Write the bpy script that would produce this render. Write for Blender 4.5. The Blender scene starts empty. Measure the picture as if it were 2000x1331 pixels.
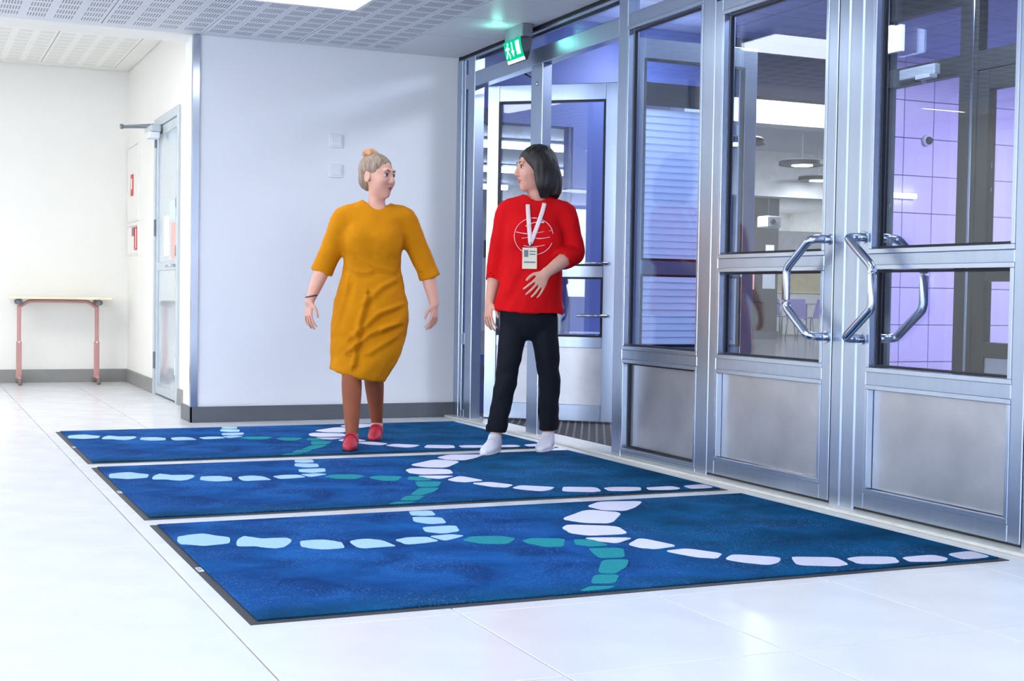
import bpy, bmesh, math, random
from mathutils import Vector, Matrix, noise
RAD = math.radians
rnd = random.Random(11)
sc = bpy.context.scene
col = sc.collection

# ------------------------------------------------------------------ camera, world, exposure
def add_camera():
    yaw, pitch, roll = RAD(24.0774), RAD(-1.9258), RAD(0.9175)
    f = Vector((math.sin(yaw)*math.cos(pitch), math.cos(yaw)*math.cos(pitch), math.sin(pitch)))
    r = Vector((math.cos(yaw), -math.sin(yaw), 0)); u = r.cross(f)
    r2 = r*math.cos(roll)+u*math.sin(roll); u2 = -r*math.sin(roll)+u*math.cos(roll)
    cd = bpy.data.cameras.new('camera'); cd.sensor_width = 36; cd.sensor_fit = 'HORIZONTAL'
    cd.lens = 2651.45/2000*36; cd.clip_start = .05; cd.clip_end = 200
    o = bpy.data.objects.new('camera', cd); col.objects.link(o)
    m = Matrix((r2, u2, -f)).transposed().to_4x4(); m.translation = (0, 0, .813)
    o.matrix_world = m; sc.camera = o
add_camera()
w = bpy.data.worlds.new('world'); sc.world = w; w.use_nodes = True
w.node_tree.nodes['Background'].inputs[0].default_value = (.02, .03, .08, 1)
w.node_tree.nodes['Background'].inputs[1].default_value = 1.0
sc.view_settings.view_transform = 'Standard'; sc.view_settings.look = 'None'
sc.view_settings.gamma = 1; sc.view_settings.use_curve_mapping = False
sc.view_settings.exposure = 0.0
sc.cycles.use_denoising = True
sc.cycles.max_bounces = 14; sc.cycles.transparent_max_bounces = 24
sc.cycles.caustics_reflective = False; sc.cycles.caustics_refractive = False
sc.cycles.sample_clamp_indirect = 6
HALL_E, ALCOVE_E, LOBBY_E, DINING_E = 8.4, 23.0, 7.0, 46.0     # radiance of the lamps' diffusers
def fill_light(loc, rz, sx, sy, power, rgb):
    """added unseen area light filling the hall (left and behind the camera); no window there"""
    l = bpy.data.lights.new('fill_area', 'AREA'); l.shape = 'RECTANGLE'; l.size = sx; l.size_y = sy; l.energy = power; l.color = rgb
    o = bpy.data.objects.new('fill_area', l); col.objects.link(o); o.location = loc; o.rotation_euler = (RAD(90), 0, RAD(rz))
fill_light((-7.9, 1.0, 1.55), -90, 7.0, 1.5, 330, (.90, .95, 1.0))  # unseen fill lights added to brighten the walls, not real windows
fill_light((-2.5, -6.9, 1.55), 0, 8.0, 1.5, 170, (.86, .93, 1.0))

# ------------------------------------------------------------------ materials
MATS = {}
def lin(c):
    return tuple(((x/255)/12.92 if x <= 10 else (((x/255)+.055)/1.055)**2.4) for x in c)
def mat(name, rgb, rough=.5, metal=0, var=.06, vscale=6.0, bump=0, bscale=120.0, stretch=None, emit=None, spec=.5, coat=0, rvar=0):
    m = bpy.data.materials.new(name); m.use_nodes = True
    nt = m.node_tree; b = nt.nodes['Principled BSDF']
    c = lin(rgb)
    b.inputs['Roughness'].default_value = rough; b.inputs['Metallic'].default_value = metal
    b.inputs['Specular IOR Level'].default_value = spec; b.inputs['Coat Weight'].default_value = coat
    tc = nt.nodes.new('ShaderNodeTexCoord'); mp = nt.nodes.new('ShaderNodeMapping')
    nt.links.new(tc.outputs['Object'], mp.inputs[0])
    if stretch: mp.inputs['Scale'].default_value = stretch
    n = nt.nodes.new('ShaderNodeTexNoise'); n.inputs['Scale'].default_value = vscale; n.inputs['Detail'].default_value = 5
    nt.links.new(mp.outputs[0], n.inputs['Vector'])
    rp = nt.nodes.new('ShaderNodeValToRGB')
    rp.color_ramp.elements[0].position = .3; rp.color_ramp.elements[1].position = .7
    rp.color_ramp.elements[0].color = tuple(max(0, x*(1-var)) for x in c)+(1,)
    rp.color_ramp.elements[1].color = tuple(min(1, x*(1+var)) for x in c)+(1,)
    nt.links.new(n.outputs['Fac'], rp.inputs[0]); nt.links.new(rp.outputs[0], b.inputs['Base Color'])
    if rvar:
        mr = nt.nodes.new('ShaderNodeMapRange'); mr.inputs[3].default_value = rough-rvar; mr.inputs[4].default_value = rough+rvar
        nt.links.new(n.outputs['Fac'], mr.inputs[0]); nt.links.new(mr.outputs[0], b.inputs['Roughness'])
    if bump:
        n2 = nt.nodes.new('ShaderNodeTexNoise'); n2.inputs['Scale'].default_value = bscale; n2.inputs['Detail'].default_value = 3
        nt.links.new(mp.outputs[0], n2.inputs['Vector'])
        bp = nt.nodes.new('ShaderNodeBump'); bp.inputs['Strength'].default_value = bump; bp.inputs['Distance'].default_value = .004
        nt.links.new(n2.outputs['Fac'], bp.inputs['Height']); nt.links.new(bp.outputs[0], b.inputs['Normal'])
    if emit:
        b.inputs['Emission Color'].default_value = tuple(lin(emit[0]))+(1,); b.inputs['Emission Strength'].default_value = emit[1]
    MATS[name] = m
    return m
def lamp_mat(name, rgb, strength):
    m = bpy.data.materials.new(name); m.use_nodes = True; nt = m.node_tree
    nt.nodes.remove(nt.nodes['Principled BSDF'])
    e = nt.nodes.new('ShaderNodeEmission'); e.inputs[0].default_value = tuple(rgb)+(1,); e.inputs[1].default_value = strength
    nt.links.new(e.outputs[0], nt.nodes['Material Output'].inputs[0]); MATS[name] = m
    return m
def glass_mat(name, tint, lo=.05, hi=.75, power=4.0):
    m = bpy.data.materials.new(name); m.use_nodes = True; nt = m.node_tree
    nt.nodes.remove(nt.nodes['Principled BSDF'])
    t = nt.nodes.new('ShaderNodeBsdfTransparent'); t.inputs[0].default_value = tuple(tint)+(1,)
    g = nt.nodes.new('ShaderNodeBsdfGlossy'); g.inputs['Roughness'].default_value = .0; g.inputs[0].default_value = (.95, .97, 1, 1)
    lw = nt.nodes.new('ShaderNodeLayerWeight'); lw.inputs[0].default_value = .5
    pw = nt.nodes.new('ShaderNodeMath'); pw.operation = 'POWER'; pw.inputs[1].default_value = power
    mr = nt.nodes.new('ShaderNodeMapRange'); mr.inputs[3].default_value = lo; mr.inputs[4].default_value = hi
    mx = nt.nodes.new('ShaderNodeMixShader')
    nt.links.new(lw.outputs['Facing'], pw.inputs[0]); nt.links.new(pw.outputs[0], mr.inputs[0]); nt.links.new(mr.outputs[0], mx.inputs[0])
    nt.links.new(t.outputs[0], mx.inputs[1]); nt.links.new(g.outputs[0], mx.inputs[2]); nt.links.new(mx.outputs[0], nt.nodes['Material Output'].inputs[0])
    MATS[name] = m
    return m
def grid_mat(name, rgb, joint, px, py, jw, rough=.6, off=(0, 0, 0), axes=(0, 1)):
    """plain sheet with fine recessed joints every px, py metres"""
    m = mat(name, rgb, rough); nt = m.node_tree; b = nt.nodes['Principled BSDF']
    tc = nt.nodes.new('ShaderNodeTexCoord'); sp = nt.nodes.new('ShaderNodeSeparateXYZ'); nt.links.new(tc.outputs['Object'], sp.inputs[0])
    outs = []
    for a, p in ((axes[0], px), (axes[1], py)):
        ad = nt.nodes.new('ShaderNodeMath'); ad.operation = 'ADD'; ad.inputs[1].default_value = 100*p+off[a]
        md = nt.nodes.new('ShaderNodeMath'); md.operation = 'MODULO'; md.inputs[1].default_value = p
        lt = nt.nodes.new('ShaderNodeMath'); lt.operation = 'LESS_THAN'; lt.inputs[1].default_value = jw
        nt.links.new(sp.outputs[a], ad.inputs[0]); nt.links.new(ad.outputs[0], md.inputs[0]); nt.links.new(md.outputs[0], lt.inputs[0]); outs.append(lt)
    mx = nt.nodes.new('ShaderNodeMath'); mx.operation = 'MAXIMUM'
    nt.links.new(outs[0].outputs[0], mx.inputs[0]); nt.links.new(outs[1].outputs[0], mx.inputs[1])
    src = b.inputs['Base Color'].links[0].from_socket
    cm = nt.nodes.new('ShaderNodeMixRGB'); cm.inputs[2].default_value = tuple(lin(joint))+(1,)
    nt.links.new(mx.outputs[0], cm.inputs[0]); nt.links.new(src, cm.inputs[1]); nt.links.new(cm.outputs[0], b.inputs['Base Color'])
    return m
def slot_mat(name, rgb, dark, ux, uy):
    """perforated metal ceiling tile: 4 x 4 fields of seven slots, in tile coordinates 0..ux, 0..uy"""
    m = mat(name, rgb, .45, var=.02); nt = m.node_tree; b = nt.nodes['Principled BSDF']
    tc = nt.nodes.new('ShaderNodeTexCoord'); sp = nt.nodes.new('ShaderNodeSeparateXYZ'); nt.links.new(tc.outputs['Object'], sp.inputs[0])
    def M(op, a, v):
        n = nt.nodes.new('ShaderNodeMath'); n.operation = op
        nt.links.new(a, n.inputs[0])
        if isinstance(v, float): n.inputs[1].default_value = v
        else: nt.links.new(v, n.inputs[1])
        return n.outputs[0]
    gx = M('MODULO', M('ADD', sp.outputs[0], ux*10-.0), ux/4)      # within a field column
    gy = M('MODULO', M('ADD', sp.outputs[1], uy*10-.0), uy/4)
    inx = M('MULTIPLY', M('GREATER_THAN', gx, .022), M('LESS_THAN', gx, .128))
    iny = M('MULTIPLY', M('GREATER_THAN', gy, .022), M('LESS_THAN', gy, .124))
    st = M('LESS_THAN', M('MODULO', M('SUBTRACT', gx, .022), .0152), .0068)
    mk = M('MULTIPLY', M('MULTIPLY', inx, iny), st)
    src = b.inputs['Base Color'].links[0].from_socket
    cm = nt.nodes.new('ShaderNodeMixRGB'); cm.inputs[2].default_value = tuple(lin(dark))+(1,)
    nt.links.new(mk, cm.inputs[0]); nt.links.new(src, cm.inputs[1]); nt.links.new(cm.outputs[0], b.inputs['Base Color'])
    bp = nt.nodes.new('ShaderNodeBump'); bp.inputs['Strength'].default_value = .6; bp.inputs['Distance'].default_value = .004; bp.invert = True
    nt.links.new(mk, bp.inputs['Height']); nt.links.new(bp.outputs[0], b.inputs['Normal'])
    return m
def pile_mat(name):
    """dyed cut pile: royal blue on the left, petrol inside the white arc and along the near edge"""
    m = mat(name, (10, 70, 150), .95, spec=.1); nt = m.node_tree; b = nt.nodes['Principled BSDF']
    tc = nt.nodes.new('ShaderNodeTexCoord')
    def N(scale, detail=3, dist=0):
        n = nt.nodes.new('ShaderNodeTexNoise'); n.inputs['Scale'].default_value = scale; n.inputs['Detail'].default_value = detail; n.inputs['Distortion'].default_value = dist
        nt.links.new(tc.outputs['Object'], n.inputs['Vector']); return n.outputs['Fac']
    def ramp(src, a, ca, c, cc):
        r = nt.nodes.new('ShaderNodeValToRGB'); r.color_ramp.elements[0].position = a; r.color_ramp.elements[1].position = c
        r.color_ramp.elements[0].color = tuple(lin(ca))+(1,); r.color_ramp.elements[1].color = tuple(lin(cc))+(1,)
        nt.links.new(src, r.inputs[0]); return r.outputs[0]
    def math2(op, a, v):
        n = nt.nodes.new('ShaderNodeMath'); n.operation = op; nt.links.new(a, n.inputs[0])
        if isinstance(v, (int, float)): n.inputs[1].default_value = v
        else: nt.links.new(v, n.inputs[1])
        return n.outputs[0]
    def mix(f, a, c):
        n = nt.nodes.new('ShaderNodeMixRGB'); nt.links.new(f, n.inputs[0]); nt.links.new(a, n.inputs[1]); nt.links.new(c, n.inputs[2]); return n.outputs[0]
    blue = ramp(N(4, 6, .6), .35, (0, 58, 118), .68, (22, 98, 172))
    petrol = ramp(N(5, 5, .4), .35, (0, 62, 98), .68, (0, 88, 138))
    sp = nt.nodes.new('ShaderNodeSeparateXYZ'); nt.links.new(tc.outputs['Object'], sp.inputs[0])
    side = nt.nodes.new('ShaderNodeMapRange'); side.inputs[1].default_value = 1.3; side.inputs[2].default_value = 1.75
    nt.links.new(math2('ADD', sp.outputs[0], math2('MULTIPLY', N(3), .2)), side.inputs[0])
    near = nt.nodes.new('ShaderNodeMapRange'); near.inputs[1].default_value = .26; near.inputs[2].default_value = .08
    nt.links.new(math2('ADD', sp.outputs[1], math2('MULTIPLY', N(5), .12)), near.inputs[0])
    base = mix(math2('MAXIMUM', side.outputs[0], near.outputs[0]), blue, petrol)
    fleck = nt.nodes.new('ShaderNodeMapRange'); fleck.inputs[1].default_value = .55; fleck.inputs[2].default_value = .74; fleck.inputs[4].default_value = .8
    nt.links.new(N(150, 3), fleck.inputs[0])
    patchy = nt.nodes.new('ShaderNodeMapRange'); patchy.inputs[1].default_value = .38; patchy.inputs[2].default_value = .66
    nt.links.new(N(3.2, 4), patchy.inputs[0])
    fl = math2('MULTIPLY', fleck.outputs[0], patchy.outputs[0])
    light = nt.nodes.new('ShaderNodeRGB'); light.outputs[0].default_value = tuple(lin((112, 144, 222)))+(1,)
    c1 = mix(fl, base, light.outputs[0])
    dk = nt.nodes.new('ShaderNodeMapRange'); dk.inputs[1].default_value = .42; dk.inputs[2].default_value = .22; dk.inputs[4].default_value = .55
    nt.links.new(N(180, 2), dk.inputs[0])
    dark = nt.nodes.new('ShaderNodeRGB'); dark.outputs[0].default_value = tuple(lin((0, 36, 92)))+(1,)
    nt.links.new(mix(dk.outputs[0], c1, dark.outputs[0]), b.inputs['Base Color'])
    bp = nt.nodes.new('ShaderNodeBump'); bp.inputs['Strength'].default_value = .7; bp.inputs['Distance'].default_value = .004
    nt.links.new(N(260, 2), bp.inputs['Height']); nt.links.new(bp.outputs[0], b.inputs['Normal'])
    return m

mat('wall_paint', (236, 239, 246), .62, var=.015, vscale=2, bump=.05, bscale=300)
mat('alcove_paint', (244, 243, 239), .6, var=.012, vscale=2, bump=.05, bscale=300)
mat('tile_stone', (232, 234, 239), .21, var=.035, vscale=5, spec=.32, rvar=.025)
mat('grout', (220, 223, 229), .8)
mat('base_grey', (92, 96, 104), .45, var=.08)
mat('base_grey_lit', (140, 140, 139), .45, var=.06)  # lit copy of the grey baseboard: alcove brightness put into the colour
mat('ceiling_white', (222, 227, 235), .45, var=.015)
slot_mat('slot_tile', (222, 227, 235), (120, 125, 138), .59, .585)
slot_mat('slot_tile_alcove', (246, 246, 242), (214, 214, 208), .6, .6)
mat('joint_dark', (58, 66, 82), .6)
mat('alu', (176, 190, 212), .3, .92, var=.03, stretch=(1, 1, .05), vscale=30, bump=.03, bscale=200)
mat('alu_bead', (190, 203, 222), .27, .92, var=.03)
mat('gasket', (12, 16, 26), .5)
mat('reveal', (98, 118, 150), .35, .8)
mat('steel_panel', (196, 198, 204), .34, .85, var=.14, vscale=4, bump=.06, bscale=60, rvar=.08)
mat('chrome', (190, 198, 212), .18, 1)
mat('chrome_dark', (120, 132, 158), .2, 1)
mat('threshold', (226, 226, 218), .35, .25, var=.06, vscale=20)
mat('black_strip', (28, 32, 40), .6)
glass_mat('glass', (.92, .96, 1.0), .05, .6, 4.5)
glass_mat('glass_dim', (.90, .94, 1.0), .05, .6, 4.5)
lamp_mat('lamp_hall', (.90, .95, 1.0), HALL_E)
lamp_mat('lamp_alcove', (1.0, .985, .955), ALCOVE_E)
lamp_mat('lamp_lobby', (.58, .70, 1.0), LOBBY_E)
lamp_mat('lamp_lilac', (.98, .84, 1.0), 58.0)
lamp_mat('lamp_dining', (.93, .95, 1.0), DINING_E)
mat('lamp_housing', (235, 238, 244), .4)
pile_mat('pile')
mat('rubber', (52, 54, 60), .6, var=.1)
mat('yarn_ice', (176, 214, 244), .95, var=.14, vscale=260, bump=.6, bscale=260, spec=.1)
mat('yarn_teal', (40, 146, 156), .95, var=.24, vscale=260, bump=.6, bscale=260, spec=.1)
mat('yarn_white', (226, 226, 248), .95, var=.06, vscale=260, bump=.6, bscale=260, spec=.1)
mat('white_plastic', (232, 236, 243), .35)
mat('grey_plastic', (112, 120, 132), .45)
mat('dark_plastic', (44, 50, 60), .45)
mat('table_top', (236, 228, 200), .4, var=.05, vscale=12)
mat('table_edge', (206, 190, 150), .5)
mat('table_steel', (190, 142, 140), .4, .15)
mat('castor', (124, 108, 106), .5)
mat('door_grey', (196, 206, 214), .4, .2)
mat('hinge_steel', (120, 128, 138), .35, .9)
mat('sign_red', (206, 62, 62), .5)
mat('sign_white', (244, 244, 242), .5)
mat('reflected_pink', (240, 176, 170), .7)
mat('reflected_mint', (206, 234, 222), .7)
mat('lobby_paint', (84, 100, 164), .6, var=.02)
mat('lobby_dark', (64, 66, 86), .6)
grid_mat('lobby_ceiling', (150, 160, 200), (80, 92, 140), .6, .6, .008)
mat('lobby_stone', (104, 104, 112), .18, var=.1, vscale=3)
mat('entry_mat', (58, 60, 66), .9, var=.3, vscale=90, bump=.8, bscale=200)
mat('entry_dot', (150, 152, 158), .5)
mat('lilac_tile', (206, 194, 238), .28, var=.05, vscale=2)
mat('tile_joint', (74, 70, 120), .7)
mat('anthracite', (14, 17, 22), .5, .0, spec=.3)
mb_ = mat('blind', (222, 231, 250), .6)
tl_ = mb_.node_tree.nodes.new('ShaderNodeBsdfTranslucent'); tl_.inputs[0].default_value = (.72, .80, .95, 1)
mx_ = mb_.node_tree.nodes.new('ShaderNodeMixShader'); mx_.inputs[0].default_value = .55
mb_.node_tree.links.new(mb_.node_tree.nodes['Principled BSDF'].outputs[0], mx_.inputs[1]); mb_.node_tree.links.new(tl_.outputs[0], mx_.inputs[2])
mb_.node_tree.links.new(mx_.outputs[0], mb_.node_tree.nodes['Material Output'].inputs[0])
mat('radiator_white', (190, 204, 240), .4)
mat('dining_wall', (238, 238, 236), .6)
mat('dining_cream', (232, 218, 180), .6)
mat('pillar_grey', (46, 46, 52), .6, var=.1)
mat('pillar_light', (170, 176, 188), .6)
mat('chair_lilac', (122, 112, 176), .4)
mat('lamp_shade', (70, 72, 76), .5)
mat('ochre', (206, 132, 8), .85, var=.07, vscale=9, bump=.25, bscale=420, spec=.15)
mat('red_cloth', (214, 14, 22), .85, var=.07, vscale=9, bump=.25, bscale=420, spec=.15)
mat('black_cloth', (22, 25, 34), .85, var=.2, vscale=9, bump=.2, bscale=420, spec=.2)
mat('skin', (226, 172, 152), .5, var=.06, vscale=14, spec=.3)
mat('stocking', (150, 84, 56), .6, var=.08, vscale=14, spec=.3)
mat('skin_tan', (222, 166, 146), .5, var=.06, vscale=14, spec=.3)
mat('hair_fair', (150, 130, 112), .5, var=.4, vscale=30, stretch=(3, 3, .6), bump=.8, bscale=60)
mat('hair_ginger', (196, 142, 100), .5, var=.3, vscale=30, bump=.8, bscale=60)
mat('hair_dark', (22, 14, 13), .42, var=.7, vscale=30, stretch=(4, 4, .3), bump=.6, bscale=60)
mat('lip', (176, 84, 88), .45)
mat('eye_white', (206, 200, 198), .25)
mat('iris', (58, 52, 50), .2)
mat('brow', (86, 66, 56), .8)
mat('shoe_red', (186, 34, 58), .5)
mat('shoe_white', (232, 232, 244), .55, var=.03)
mat('sole_white', (222, 222, 230), .6)
mat('sole_dark', (70, 26, 40), .6)
mat('ribbon', (244, 226, 228), .6)
mat('badge', (232, 224, 200), .35)
mat('print_white', (246, 214, 216), .6)
mat('bracelet', (52, 56, 78), .4)
lamp_mat('sign_green', (.0, .62, .30), 1.15)
lamp_mat('sign_lit', (.78, 1.0, .9), 1.25)

# ------------------------------------------------------------------ builders
def tag(o, label=None, cat=None, group=None, kind=None):
    if label: o['label'] = label
    if cat: o['category'] = cat
    if group: o['group'] = group
    if kind: o['kind'] = kind
    return o
WM = {}
def thing(name, loc=(0, 0, 0), rz=0, label=None, cat=None, group=None, kind=None):
    o = bpy.data.objects.new(name, None); col.objects.link(o); o.empty_display_size = .1
    o.location = loc; o.rotation_euler = (0, 0, rz)
    WM[o] = Matrix.Translation(loc) @ Matrix.Rotation(rz, 4, 'Z')
    return tag(o, label, cat, group, kind)
def link(name, me, m, parent=None, smooth=False):
    o = bpy.data.objects.new(name, me); col.objects.link(o)
    if m is not None and not me.materials: me.materials.append(MATS[m])
    if smooth: me.polygons.foreach_set('use_smooth', [True]*len(me.polygons))
    WM[o] = WM[parent].copy() if parent else Matrix.Identity(4)
    if parent: o.parent = parent
    return o
class MB:
    """collects shapes in world coordinates; build() makes ONE mesh object"""
    def __init__(s): s.v = []; s.f = []
    def box(s, x0, x1, y0, y1, z0, z1, rot=None, about=None):
        i = len(s.v)
        P = [Vector(p) for p in ((x0,y0,z0),(x1,y0,z0),(x1,y1,z0),(x0,y1,z0),(x0,y0,z1),(x1,y0,z1),(x1,y1,z1),(x0,y1,z1))]
        if rot is not None:
            c = Vector(about) if about else sum(P, Vector())/8
            P = [c + rot @ (p-c) for p in P]
        s.v += P
        s.f += [tuple(i+k for k in q) for q in ((3,2,1,0),(4,5,6,7),(0,1,5,4),(1,2,6,5),(2,3,7,6),(3,0,4,7))]
        return s
    def prism(s, poly, a0, a1, axis=2):
        """polygon in the two other axes, swept along axis"""
        i = len(s.v); n = len(poly)
        for a in (a0, a1):
            for p in poly:
                q = [0, 0, 0]; k = [t for t in (0, 1, 2) if t != axis]
                q[k[0]], q[k[1]], q[axis] = p[0], p[1], a
                s.v.append(Vector(q))
        s.f.append(tuple(i+k for k in reversed(range(n)))); s.f.append(tuple(i+n+k for k in range(n)))
        for k in range(n): s.f.append((i+k, i+(k+1) % n, i+n+(k+1) % n, i+n+k))
        return s
    def tube(s, P, R, n=12, sub=1, side=(1, 0, 0), cap=.5):
        P = [Vector(p) for p in P]
        R = [(r, r) if isinstance(r, (int, float)) else r for r in R]
        if sub > 1:
            Q, S = [], []
            for i in range(len(P)-1):
                p0, p1, p2, p3 = P[max(i-1, 0)], P[i], P[i+1], P[min(i+2, len(P)-1)]
                r0, r1, r2, r3 = R[max(i-1, 0)], R[i], R[i+1], R[min(i+2, len(P)-1)]
                for k in range(sub):
                    t = k/sub
                    cr = lambda a, b, c, d: .5*((2*b)+(c-a)*t+(2*a-5*b+4*c-d)*t*t+(3*b-a-3*c+d)*t**3)
                    Q.append(cr(p0, p1, p2, p3)); S.append((max(.001, cr(r0[0], r1[0], r2[0], r3[0])), max(.001, cr(r0[1], r1[1], r2[1], r3[1]))))
            Q.append(P[-1]); S.append(R[-1]); P, R = Q, S
        i0 = len(s.v); side = Vector(side)
        T = [(P[min(i+1, len(P)-1)]-P[max(i-1, 0)]).normalized() for i in range(len(P))]
        for p, t, r in zip(P, T, R):
            a = side-t*side.dot(t)
            if a.length < .1: a = Vector((0, 1, 0))-t*t.y
            if a.length < .1: a = Vector((0, 0, 1))-t*t.z
            a.normalize(); b = t.cross(a)
            for k in range(n):
                an = 2*math.pi*k/n
                s.v.append(p+a*(r[0]*math.cos(an))+b*(r[1]*math.sin(an)))
        m = len(P)
        for j in range(m-1):
            for k in range(n):
                s.f.append((i0+j*n+k, i0+j*n+(k+1) % n, i0+(j+1)*n+(k+1) % n, i0+(j+1)*n+k))
        c0 = len(s.v); s.v.append(P[0]-T[0]*min(R[0])*cap); s.v.append(P[-1]+T[-1]*min(R[-1])*cap)
        for k in range(n):
            s.f.append((c0, i0+(k+1) % n, i0+k)); s.f.append((c0+1, i0+(m-1)*n+k, i0+(m-1)*n+(k+1) % n))
        return s
    def ell(s, c, r, rot=None, nu=14, nv=9):
        c = Vector(c); i0 = len(s.v)
        for j in range(1, nv):
            th = math.pi*j/nv
            for k in range(nu):
                ph = 2*math.pi*k/nu
                d = Vector((r[0]*math.sin(th)*math.cos(ph), r[1]*math.sin(th)*math.sin(ph), r[2]*math.cos(th)))
                s.v.append(c+(rot @ d if rot else d))
        t, b = Vector((0, 0, r[2])), Vector((0, 0, -r[2]))
        if rot: t, b = rot @ t, rot @ b
        a = len(s.v); s.v += [c+t, c+b]
        for j in range(nv-2):
            for k in range(nu):
                s.f.append((i0+j*nu+k, i0+(j+1)*nu+k, i0+(j+1)*nu+(k+1) % nu, i0+j*nu+(k+1) % nu))
        for k in range(nu):
            s.f.append((a, i0+k, i0+(k+1) % nu)); s.f.append((a+1, i0+(nv-2)*nu+(k+1) % nu, i0+(nv-2)*nu+k))
        return s
    def rings(s, rings):
        """closed solid through rings of equal length"""
        i0 = len(s.v); n = len(rings[0])
        for r in rings: s.v += [Vector(p) for p in r]
        for j in range(len(rings)-1):
            for k in range(n): s.f.append((i0+j*n+k, i0+j*n+(k+1) % n, i0+(j+1)*n+(k+1) % n, i0+(j+1)*n+k))
        s.f.append(tuple(i0+k for k in reversed(range(n)))); e = i0+(len(rings)-1)*n
        s.f.append(tuple(e+k for k in range(n)))
        return s
    def mesh(s, name):
        me = bpy.data.meshes.new(name); me.from_pydata([tuple(v) for v in s.v], [], s.f); me.update()
        return me
    def build(s, name, m, parent=None, bevel=0, smooth=False, local=False, seg=1):
        if parent and not local:
            inv = WM[parent].inverted(); s.v = [inv @ Vector(v) for v in s.v]
        me = s.mesh(name)
        bm = bmesh.new(); bm.from_mesh(me); bmesh.ops.recalc_face_normals(bm, faces=bm.faces)
        if bevel: bmesh.ops.bevel(bm, geom=list(bm.edges), offset=bevel, segments=seg, affect='EDGES', profile=.5, clamp_overlap=True)
        bm.to_mesh(me); bm.free()
        return link(name, me, m, parent, smooth)
def box(name, m, x0, x1, y0, y1, z0, z1, parent=None, bevel=0):
    return MB().box(x0, x1, y0, y1, z0, z1).build(name, m, parent, bevel)
def share(src, name, parent, mtx):
    """another object on the same mesh, placed by a world matrix"""
    o = src.copy(); o.name = name; col.objects.link(o); o.parent = parent
    WM[o] = mtx
    o.matrix_local = (WM[parent].inverted() @ mtx) if parent else mtx
    return o
def dup(root, loc, rz=0, label=None, group=None):
    r = root.copy(); col.objects.link(r); r.location = loc; r.rotation_euler = (0, 0, rz)
    if label: r['label'] = label
    if group: r['group'] = group
    for ch in list(root.children):
        c = ch.copy(); col.objects.link(c); c.parent = r
        for g in list(ch.children):
            d = g.copy(); col.objects.link(d); d.parent = c
    return r

# ------------------------------------------------------------------ the hall: floor, ceiling, walls
G = 3.317                                              # room face of the glazed wall
floor = box('floor', 'grout', -8, 3.40, -7, 12.45, -.06, -.010)
tag(floor, 'pale stone tile floor of the entrance hall', 'floor', kind='structure')
def tile_field(parent, name, m, x0, px, nx, y0, py, ny, z, h, joint, bevel, keep=None, xmax=None, tint=None):
    protos = {}
    for i in range(nx):
        for j in range(ny):
            xa, ya = x0+i*px, y0+j*py
            if keep and not keep(xa, ya, px, py): continue
            wx = min(px, (xmax-xa)) if xmax else px
            if wx < .03: continue
            k = round(wx, 3)
            if k not in protos:
                b = MB().box(0, wx-joint, 0, py-joint, 0, h)
                o = b.build(name, m, parent, bevel, local=True)
                o.matrix_local = WM[parent].inverted() @ Matrix.Translation((xa, ya, z)); protos[k] = o
            else:
                share(protos[k], name, parent, Matrix.Translation((xa, ya, z)))
def keep_floor(xa, ya, px, py):
    if xa+px < -.35 and ya < 9: return False
    if ya > 8.05 and xa > 1.76: return False
    return not (ya >= 12.4)
tile_field(floor, 'tile', 'tile_stone', .715-.576*2, .576, 7, 2.580-.6, .6, 18, -.012, .012, .004, .0012, keep_floor, 3.40)
rest = MB()                                            # the floor that lies beside and behind the camera
rest.box(-8, -.441, -7, 12.45, -.012, 0); rest.box(-.437, 3.40, -7, 1.976, -.012, 0)
rest.build('tile_field', 'tile_stone', floor)['kind'] = 'stuff'

ceiling = box('ceiling', 'ceiling_white', -8, G+.07, -7, 8.66, 2.376, 2.46)
tag(ceiling, 'white metal ceiling of the hall with slotted square tiles', 'ceiling', kind='structure')
UX, UY = .59, .585
protos = {}
for i in range(6):
    for j in range(6):
        xa, ya = 2.815-UX*(i+1), 7.67-UY*(j+1)+UY
        if i in (1, 2) and j == 1: continue            # the lamp sits here
        key = 't'
        if key not in protos:
            o = MB().box(0, UX-.006, 0, UY-.004, 0, .016).build('ceiling_panel', 'slot_tile', ceiling, .001, local=True)
            o.matrix_local = Matrix.Translation((xa, ya-UY, 2.36)); protos[key] = o
        else: share(protos[key], 'ceiling_panel', ceiling, Matrix.Translation((xa, ya-UY, 2.36)))
fringe = None
for i in range(6):                                     # last, slightly cut row along the white wall
    xa = 2.815-UX*(i+1)
    if fringe is None:
        fringe = MB().box(0, UX-.006, 0, .612, 0, .016).build('ceiling_panel', 'slot_tile', ceiling, .001, local=True)
        fringe.matrix_local = Matrix.Translation((xa, 7.674, 2.36))
    else: share(fringe, 'ceiling_panel', ceiling, Matrix.Translation((xa, 7.674, 2.36)))
plain = None
for k, (ya, ly) in enumerate([(7.674, .612)]+[(7.67-UY*(j+1), UY-.004) for j in range(6)]):
    box('ceiling_panel', 'ceiling_white', 2.819, G-.005, ya, ya+ly-.004, 2.36, 2.376, ceiling, .001)
MB().box(-3, 1.60, 8.29, 8.366, 2.362, 2.376).box(1.60, G-.005, 8.29, 8.366, 2.364, 2.376).build('edge_trim', 'ceiling_white', ceiling, .001)
r2 = MB(); r2.box(-8, 2.815-UX*6-.006, -7, 8.286, 2.36, 2.376); r2.box(2.815-UX*6, G-.005, -7, 7.67-UY*6-.006, 2.36, 2.376)
r2.build('panel_field', 'ceiling_white', ceiling)['kind'] = 'stuff'

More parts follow.
